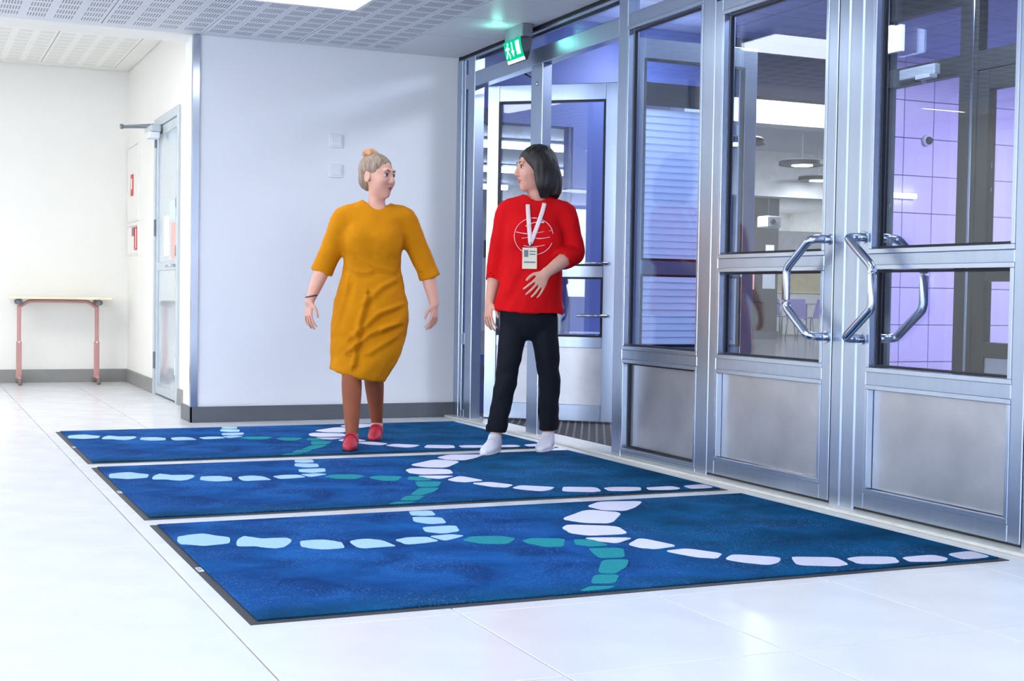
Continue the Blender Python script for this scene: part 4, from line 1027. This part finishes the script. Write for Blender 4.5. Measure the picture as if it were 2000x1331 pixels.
def strands(X, amp=.0022, f=75):
    inv = X.inverted()
    def fn(co, no):
        p = inv @ co
        return co+no*(amp*noise.noise(Vector((p.x*f, p.y*f, p.z*9)))+amp*.8*noise.noise(Vector((p.x*f*.35, p.y*f*.35, p.z*4))))
    return fn
def fold(amp, scale, dirv):
    d = Vector(dirv).normalized()
    def fn(co, no):
        p = co-d*co.dot(d)*.8
        v = noise.noise(p*scale)+.45*noise.noise(p*scale*2.1+Vector((3, 1, 7)))
        a = amp(co) if callable(amp) else amp
        return co+no*a*v
    return fn
def limb(b, A, R, k=.02):
    A = [Vector(p) for p in A]
    b.tube([A[0], A[0].lerp(A[1], .5), A[1], A[1].lerp(A[2], .3), A[1].lerp(A[2], .72), A[2], A[2]+(A[2]-A[1]).normalized()*.02], R, k=k)
def shoe(b, heel, toe, s=1.0, up=.062):
    heel, toe = Vector(heel), Vector(toe); d = (toe-heel); L = d.length; d.normalize(); side = Vector((0, 0, 1)).cross(d).normalized()
    P = [heel+d*(L*f)+Vector((0, 0, z)) for f, z in ((.06, .036), (.18, .045), (.38, .042), (.62, .034), (.84, .028), (.96, .024))]
    b.tube(P, [(.028*s, .034*s), (.032*s, .045*s), (.034*s, .042*s), (.041*s, .034*s), (.037*s, .026*s), (.022*s, .018*s)], side=side)
    b.tube([heel+d*(L*.22)+Vector((0, 0, .05)), heel+d*(L*.18)+Vector((0, 0, up+.02))], [.037*s, .035*s], k=.02)
    b.plane((0, 0, .0105), (0, 0, -1))
def sole(heel, toe, m, t, s=1.0):
    heel, toe = Vector(heel), Vector(toe); d = toe-heel; L = d.length; d.normalize(); sd = Vector((-d.y, d.x, 0))
    w_ = ((-.025, .012), (-.015, .027), (.10, .034), (.35, .034), (.62, .043), (.85, .039), (.98, .022), (1.02, .008))
    P = [heel+d*L*f+sd*v*s for f, v in w_]+[heel+d*L*f-sd*v*s for f, v in reversed(w_)]
    return MB().prism([(p.x, p.y) for p in P], .0098, .021).build('sole', m, t, .003, local=True)
def two_shoes(par, spots_, m, ms, s, up):
    out = []
    for hl, to in spots_:
        lo = [min(hl[i], to[i])-.08 for i in (0, 1)]+[-.01]; hi = [max(hl[i], to[i])+.08 for i in (0, 1)]+[.14]
        q = SD(lo, hi, .004, .012); shoe(q, hl, to, s, up); so = q.build('shoe', m, par); sole(hl, to, ms, so, s); out.append((so, Vector(hl), Vector(to)))
    return out

# --- woman in the mustard dress
Ya = math.atan2(2.247, 6.945)
py = thing('person', (2.247, 6.945, 0), -Ya, 'woman with pinned-up fair hair walking in a mustard yellow dress and red shoes', 'person')
XY = Matrix.Translation((.052, -.012, 1.428)) @ Matrix.Rotation(RAD(52), 4, 'Z') @ Matrix.Rotation(RAD(4), 4, 'X')
aR = [(-.125, .0, 1.205), (-.222, .02, .962), (-.293, -.05, .775)]; aL = [(.196, .0, 1.212), (.318, .03, .952), (.360, .0, .775)]
lR = [(-.052, .0, .70), (-.072, -.13, .415), (-.066, -.245, .075)]; lL = [(.088, .0, .70), (.040, .03, .42), (.066, .235, .10)]
b = SD((-.46, -.46, 0), (.50, .40, 1.62), .0046, .02)
b.tube([(.018, 0, .72), (.022, 0, .84), (.026, 0, .95), (.03, 0, 1.10), (.036, .0, 1.18), (.043, .0, 1.225)], [(.13, .10), (.12, .092), (.105, .082), (.12, .09), (.125, .075), (.07, .055)])
b.tube([(.043, .005, 1.19), (.048, .0, 1.28), (.052, -.002, 1.36)], [(.052, .05), (.045, .046), (.046, .048)], k=.03)
head_shapes(b, XY)
RA = [.046, .044, .038, .039, .032, .025, .023]
limb(b, aR, RA); limb(b, aL, RA)
b.tube([(-.10, 0, 1.20), (.03, 0, 1.215), (.17, 0, 1.205)], [.05, .055, .05], k=.03)
hand(b, Vector(aR[2])+Vector((-.002, -.003, -.012)), (-.12, -.16, -1), (.8, .5, -.1), (.25, -1, 0), .93, 15)
hand(b, Vector(aL[2])+Vector((.001, -.001, -.012)), (.05, -.10, -1), (-.8, .5, 0), (-.2, -1, 0), .93, 17)
for A in (lR, lL): limb(b, A, [.072, .062, .047, .049, .038, .029, .030])
b.tube([(-.066, -.245, .06), (-.070, -.31, .04), (-.074, -.37, .03)], [.030, .028, .02]); b.tube([(.066, .235, .07), (.060, .17, .045), (.052, .11, .03)], [.030, .028, .02])
b.build('body', 'skin', py)
for A in (lR, lL):
    lo = [min(p[i] for p in A)-.1 for i in range(3)]; hi = [max(p[i] for p in A)+.1 for i in range(3)]; hi[2] = .56
    q = SD(lo, hi, .005, .02); limb(q, A, [.075, .065, .050, .0525, .041, .032, .033]); q.plane((0, 0, .52), (0, 0, 1)); q.build('stocking', 'stocking', py)
face_parts(py, XY, 'brow')
rt = XY.to_3x3(); cx_ = XY.translation
hb = SD(cx_-Vector((.16, .16, .16)), cx_+Vector((.16, .16, .20)), .004, .02)
hb.ell(XY @ Vector((0, .020, .043)), (.0815, .094, .085), rt); hb.ell(XY @ Vector((0, .058, -.018)), (.062, .048, .058), rt)
hb.ell(XY @ Vector((0, -.088, -.018)), (.074, .070, .088), rt, k=.018, sub=True)
for s in (-1, 1): hb.ell(XY @ Vector((s*.085, .010, -.015)), (.026, .028, .036), rt, k=.012, sub=True)
hb.build('hair', 'hair_fair', py, strands(XY))
bun = SD(cx_-Vector((.14, .14, .0)), cx_+Vector((.14, .14, .22)), .004, .008)
bun.ell(XY @ Vector((-.012, .050, .122)), (.040, .038, .028), rt)
bun.tube([XY @ Vector((-.012+.034*math.cos(a*.7), .050+.032*math.sin(a*.7), .120+.005*math.sin(a*1.9))) for a in range(10)], [.012]*10)
bun.build('hair_bun', 'hair_ginger', py, lambda c, n: c+n*.002*noise.noise(c*70))
dr = SD((-.34, -.27, .30), (.44, .24, 1.34), .0068, .05)
dr.tube([(.043, .004, 1.262), (.042, .004, 1.245), (.039, .004, 1.215), (.036, -.002, 1.16), (.032, -.008, 1.06), (.029, -.004, .95), (.028, .0, .85), (.026, .0, .74), (.018, -.008, .63), (.0, -.016, .53), (-.030, -.022, .43), (-.05, -.026, .33)],
        [(.085, .06), (.115, .068), (.150, .082), (.160, .100), (.155, .108), (.153, .106), (.170, .122), (.196, .140), (.200, .152), (.183, .162), (.158, .168), (.146, .168)], p=2.25)
for s in (-1, 1): dr.ell((.033+s*.068, -.074, 1.09), (.070, .046, .072), k=.05)
for A, e in ((aR, (-.014, .0, -.035)), (aL, (.018, .0, -.045))):
    A = [Vector(p) for p in A]; e = Vector(e)
    dr.tube([Vector((.04+(.10 if A[0].x > 0 else -.10), 0, 1.205)), A[0], A[0].lerp(A[1], .5), A[1], A[1]+e], [.058, .062, .060, .058, .060], k=.035)
    en = A[1]+e; dd = (en-A[1].lerp(A[0], .3)).normalized()
    dr.tube([en-dd*.035, en+dd*.03, en+dd*.08], [.046, .050, .06], k=.006, cut=True); dr.plane(en, dd) if False else None
    dr.ell(en+dd*.075, (.085, .085, .075), k=.004, sub=True)
dr.tube([(.049, -.004, 1.235), (.05, .0, 1.34)], [(.060, .056), (.072, .07)], k=.012, cut=True)
dr.plane((-.05, 0, .372), (-.22, 0, -1)); dr.tube([(-.035, -.022, .30), (-.03, -.022, .44)], [(.130, .150), (.120, .14)], k=.02, cut=True)
CREASES = [([(-.068, .584), (.068, .707), (.218, .762)], .016), ([(-.080, .515), (.014, .597), (.225, .666)], .019), ([(-.001, .762), (.08, .844), (.15, .88)], .011), ([(.083, .625), (.15, .655), (.219, .70)], .012),
           ([(-.066, .433), (-.041, .625), (-.002, .789)], .017), ([(-.17, .60), (-.13, .74), (-.10, .86)], .009), ([(.02, .50), (.09, .545), (.16, .585)], .010), ([(-.03, .98), (.06, .945), (.15, .93)], .006), ([(-.10, .95), (-.04, .92), (.02, .925)], .006)]
def crease(c, lines, wd=.013):
    h = 0
    for L, a in lines:
        best = 9; up = 1
        for (x0, z0), (x1, z1) in zip(L, L[1:]):
            dx, dz = x1-x0, z1-z0; t = min(1, max(0, ((c.x-x0)*dx+(c.z-z0)*dz)/(dx*dx+dz*dz)))
            ex, ez = c.x-x0-t*dx, c.z-z0-t*dz; dd = math.hypot(ex, ez)
            if dd < abs(best): best = dd if (ez*dx-ex*dz) > 0 else -dd
        if abs(best) < .08: h += a*(math.exp(-(best/wd)**2)-.75*math.exp(-((best+.027)/(wd*1.15))**2))
    return h
def dress_fn(c, n):
    low = min(1, max(0, (.98-c.z)/.3)); edge = min(1, max(0, (c.z-.375)/.04))
    q = c-Vector((.80, 0, .60))*c.dot(Vector((.80, 0, .60)))*.8
    v = noise.noise(q*9+Vector((.3, 0, 0)))+.5*noise.noise(q*19)
    d = (.0035+.0075*low)*v+.002*noise.noise(c*24)
    if n.y < .25: d += .85*crease(c, CREASES)*edge*min(1, max(.1, (.92-abs(n.x))/.35))
    else: d += .012*low*edge*noise.noise(Vector((c.x*14, c.y*9, c.z*4)))
    return c+n*d
dr.build('dress', 'ochre', py, dress_fn, 2)
wv = Vector(aR[2])+Vector((.004, .004, .014))
MB().tube([wv+Vector((.030*math.cos(a*.5236), .030*math.sin(a*.5236), .006*math.cos(a*.5236))) for a in range(13)], [.004]*13, 8).build('bracelet', 'bracelet', py, smooth=True, local=True)
for so, hl, to in two_shoes(py, (((-.064, -.215, 0), (-.078, -.42, 0)), ((.070, .265, 0), (.048, .06, 0))), 'shoe_red', 'sole_dark', .93, .04):
    d = (to-hl).normalized(); c = hl+d*.085; sd = Vector((-d.y, d.x, 0))
    MB().tube([c+sd*.036+Vector((0, 0, .045)), c+sd*.02+Vector((0, 0, .083)), c-sd*.02+Vector((0, 0, .083)), c-sd*.036+Vector((0, 0, .045))], [.005]*4, 8, 4).build('strap', 'shoe_red', so, smooth=True, local=True)

# --- woman in the red top
Ra = math.atan2(2.876, 6.348)
pr = thing('person', (2.876, 6.348, 0), -Ra, 'woman with dark bobbed hair in a red top, dark trousers and a lanyard', 'person')
XR = Matrix.Translation((.068, .0, 1.455)) @ Matrix.Rotation(RAD(-72), 4, 'Z') @ Matrix.Rotation(RAD(3), 4, 'X')
rR = [(-.070, .02, 1.240), (-.116, .07, 1.02), (-.150, .02, .79)]; rL = [(.226, .0, 1.232), (.274, -.03, 1.035), (.135, -.215, .928)]
tR = [(-.020, .0, .70), (-.062, -.03, .395), (-.112, -.03, .085)]; tL = [(.120, .0, .70), (.158, .03, .395), (.162, .135, .085)]
b = SD((-.33, -.42, 0), (.40, .28, 1.66), .0046, .02)
b.tube([(.045, 0, .74), (.05, 0, .86), (.06, 0, .98), (.07, 0, 1.14), (.078, 0, 1.21), (.085, .0, 1.252)], [(.12, .10), (.115, .092), (.105, .085), (.12, .09), (.125, .075), (.07, .055)])
b.tube([(.085, .006, 1.21), (.083, .012, 1.31), (.076, .010, 1.39)], [(.052, .05), (.045, .046), (.046, .050)], k=.03)
head_shapes(b, XR)
limb(b, rR, RA); limb(b, rL, RA); b.tube([(-.05, 0, 1.235), (.078, 0, 1.245), (.20, 0, 1.232)], [.05, .055, .05], k=.03)
hand(b, Vector(rR[2])+Vector((-.002, -.003, -.012)), (-.12, -.2, -1), (.8, .5, 0), (.2, -1, 0), .95, 15)
dl = (Vector(rL[2])-Vector(rL[1])).normalized()
hand(b, Vector(rL[2])+dl*.012, dl+Vector((-.05, .05, -.55)), (-.35, .9, -.1), (-.3, -.1, 1), .95, 20)
for A in (tR, tL): limb(b, A, [.064, .055, .044, .044, .036, .029, .030])
b.tube([(-.112, -.03, .06), (-.13, -.10, .04), (-.15, -.16, .03)], [.03, .028, .02]); b.tube([(.162, .135, .06), (.15, .07, .04), (.13, .01, .03)], [.03, .028, .02])
b.build('body', 'skin_tan', pr)
face_parts(pr, XR, 'hair_dark')
rt = XR.to_3x3(); cx_ = XR.translation; x1 = rt @ Vector((1, 0, 0))
hb = SD(cx_-Vector((.18, .18, .20)), cx_+Vector((.18, .18, .17)), .004, .025)
hb.ell(XR @ Vector((0, .018, .044)), (.084, .098, .087), rt); hb.ell(XR @ Vector((0, .058, -.03)), (.080, .058, .09), rt)
for s in (-1, 1): hb.tube([XR @ Vector(p) for p in ((s*.060, .0, .07), (s*.080, .016, -.01), (s*.083, .026, -.08), (s*.070, .040, -.135))], [(.022, .036), (.021, .050), (.020, .052), (.012, .042)], side=x1)
hb.tube([XR @ Vector(p) for p in ((0, .082, .02), (0, .102, -.06), (0, .094, -.138))], [(.07, .03), (.080, .034), (.07, .02)], side=x1)
hb.ell(XR @ Vector((0, -.092, -.028)), (.068, .072, .092), rt, k=.016, sub=True); hb.ell(XR @ Vector((0, -.03, -.13)), (.055, .075, .06), rt, k=.02, sub=True)
hb.build('hair', 'hair_dark', pr, strands(XR, .0028, 60))
tp = SD((-.27, -.26, .68), (.40, .24, 1.36), .0068, .05)
tp.tube([(.081, .004, 1.288), (.080, .004, 1.272), (.078, .004, 1.240), (.074, -.004, 1.17), (.067, -.012, 1.07), (.060, -.006, .96), (.052, .0, .86), (.048, .0, .77), (.047, 0, .66)],
        [(.085, .06), (.112, .068), (.146, .082), (.152, .102), (.148, .108), (.148, .108), (.162, .122), (.172, .134), (.178, .138)], p=2.25)
for s in (-1, 1): tp.ell((.068+s*.07, -.080, 1.10), (.062, .046, .06), k=.05)
for A, f in ((rR, .55), (rL, .40)):
    A = [Vector(p) for p in A]; q = A[1].lerp(A[2], f); dd = (q-A[1]).normalized()
    tp.tube([Vector((.078+(.10 if A[0].x > .1 else -.10), 0, 1.236)), A[0], A[0].lerp(A[1], .5), A[1], A[1].lerp(A[2], .2), q], [.057, .060, .056, .053, .051, .047], k=.03)
    tp.ell(q+dd*.07, (.07, .07, .07), k=.004, sub=True); tp.tube([q-dd*.03, q+dd*.03], [.037, .042], k=.006, cut=True)
tp.tube([(.084, .002, 1.262), (.084, .004, 1.36)], [(.058, .055), (.068, .068)], k=.012, cut=True)
tp.plane((.047, 0, .722), (-.04, 0, -1)); tp.tube([(.047, 0, .66), (.05, 0, .77)], [(.160, .120), (.150, .11)], k=.02, cut=True)
def top_fn(c, n):
    low = min(1, max(0, (1.10-c.z)/.3)); q = c-Vector((.45, 0, .89))*c.dot(Vector((.45, 0, .89)))*.82
    return c+n*((.004+.010*low)*(noise.noise(q*9)+.6*noise.noise(q*19))+.002*noise.noise(c*26))
topo = tp.build('top', 'red_cloth', pr, top_fn, 2)
tr = SD((-.24, -.22, .09), (.30, .30, .84), .0068, .03)
tr.tube([(.048, .002, .80), (.048, .002, .74), (.049, .002, .70), (.050, .002, .67)], [(.130, .105), (.145, .116), (.142, .112), (.10, .09)])
for A, tx in ((tR, -.026), (tL, .122)):
    A = [Vector(p) for p in A]; an = A[2]+Vector((0, 0, .03))
    tr.tube([Vector((tx, .002, .68)), A[0].lerp(A[1], .45), A[1], A[1].lerp(A[2], .45), an], [.074, .068, .057, .054, .052], k=.012)
    tr.tube([an+Vector((0, 0, .03)), an-Vector((0, 0, .05))], [.042, .046], k=.006, cut=True)
tr.plane((0, 0, .105), (0, 0, -1))
def tr_fn(c, n):
    kn = math.exp(-((c.z-.38)/.12)**2)+math.exp(-((c.z-.14)/.08)**2)+.5*math.exp(-((c.z-.66)/.08)**2)
    return c+n*(.0025+.006*kn)*(noise.noise(Vector((c.x*9, c.y*9, c.z*17)))+.4*noise.noise(c*24))
tr.build('trousers', 'black_cloth', pr, tr_fn, 2)
for so, hl, to in two_shoes(pr, (((-.106, -.0, 0), (-.162, -.215, 0)), ((.170, .165, 0), (.118, -.045, 0))), 'shoe_white', 'sole_white', .95, .062):
    d = (to-hl).normalized(); sd = Vector((-d.y, d.x, 0))
    for f, z in ((.085, .087), (.105, .081), (.125, .073)):
        c = hl+d*f
        MB().tube([c+sd*.018+Vector((0, 0, z-.002)), c+Vector((0, 0, z+.003)), c-sd*.018+Vector((0, 0, z-.002))], [.003]*3, 6, 3).build('lace', 'white_plastic', so, smooth=True, local=True)
# what she wears on the chest follows the cloth: cast from the front onto the top
bpy.context.view_layer.update()
def front(x, z, off=.004):
    hit, p, n_, i_ = topo.ray_cast(Vector((x, -1, z)), Vector((0, 1, 0)))
    return (p.y if hit else -.1)-off
def band(b, pts, r, off):
    return b.tube([Vector((x, front(x, z, off), z)) for x, z in pts], [r]*len(pts), 8, 2)
lb_ = MB()
for x0, z0 in ((.034, 1.272), (.118, 1.280)):
    band(lb_, [(x0+(.050-x0)*t**1.2, z0+(1.072-z0)*t) for t in [k/9 for k in range(10)]], (.011, .0018), .005)
ln = lb_.build('lanyard', 'ribbon', pr, smooth=True, local=True); ln['label'] = 'pale ribbon lanyard with a badge'
by = front(.047, 1.02, .010)
MB().tube([(.049, front(.05, 1.075, .006), 1.078), (.047, by, 1.055)], [.007, .005], 8).build('clip', 'chrome', ln, smooth=True, local=True)
MB().box(.010, .084, by-.004, by, .945, 1.052).build('badge', 'badge', ln, .004, local=True, seg=2)
pb = MB().box(.018, .040, by-.0052, by-.0041, 1.005, 1.04).box(.046, .076, by-.0052, by-.0041, 1.03, 1.036).box(.046, .076, by-.0052, by-.0041, 1.016, 1.022).box(.018, .076, by-.0052, by-.0041, .975, .982).build('badge_print', 'grey_plastic', ln, local=True); pb['kind'] = 'stuff'
cx, cz, rr = .066, 1.110, .098
gb = MB()
band(gb, [(cx+rr*math.cos(a*.2618*.92+.15), cz+rr*.95*math.sin(a*.2618*.92+.15)) for a in range(25)], (.0016, .0024), .002)
band(gb, [(cx-.09, 1.13), (cx-.04, 1.122), (cx+.02, 1.128), (cx+.09, 1.14)], (.0014, .0022), .002); band(gb, [(cx-.06, 1.098), (cx-.02, 1.104), (cx+.03, 1.098), (cx+.08, 1.106)], (.0014, .002), .002)
band(gb, [(cx-.04, 1.16), (cx, 1.178), (cx+.05, 1.182)], (.003, .006), .002); band(gb, [(cx-.05, 1.062), (cx, 1.056), (cx+.055, 1.066)], (.0014, .002), .002)
gp = gb.build('print', 'print_white', topo, smooth=True, local=True); gp['label'] = 'white line print'; gp['kind'] = 'stuff'
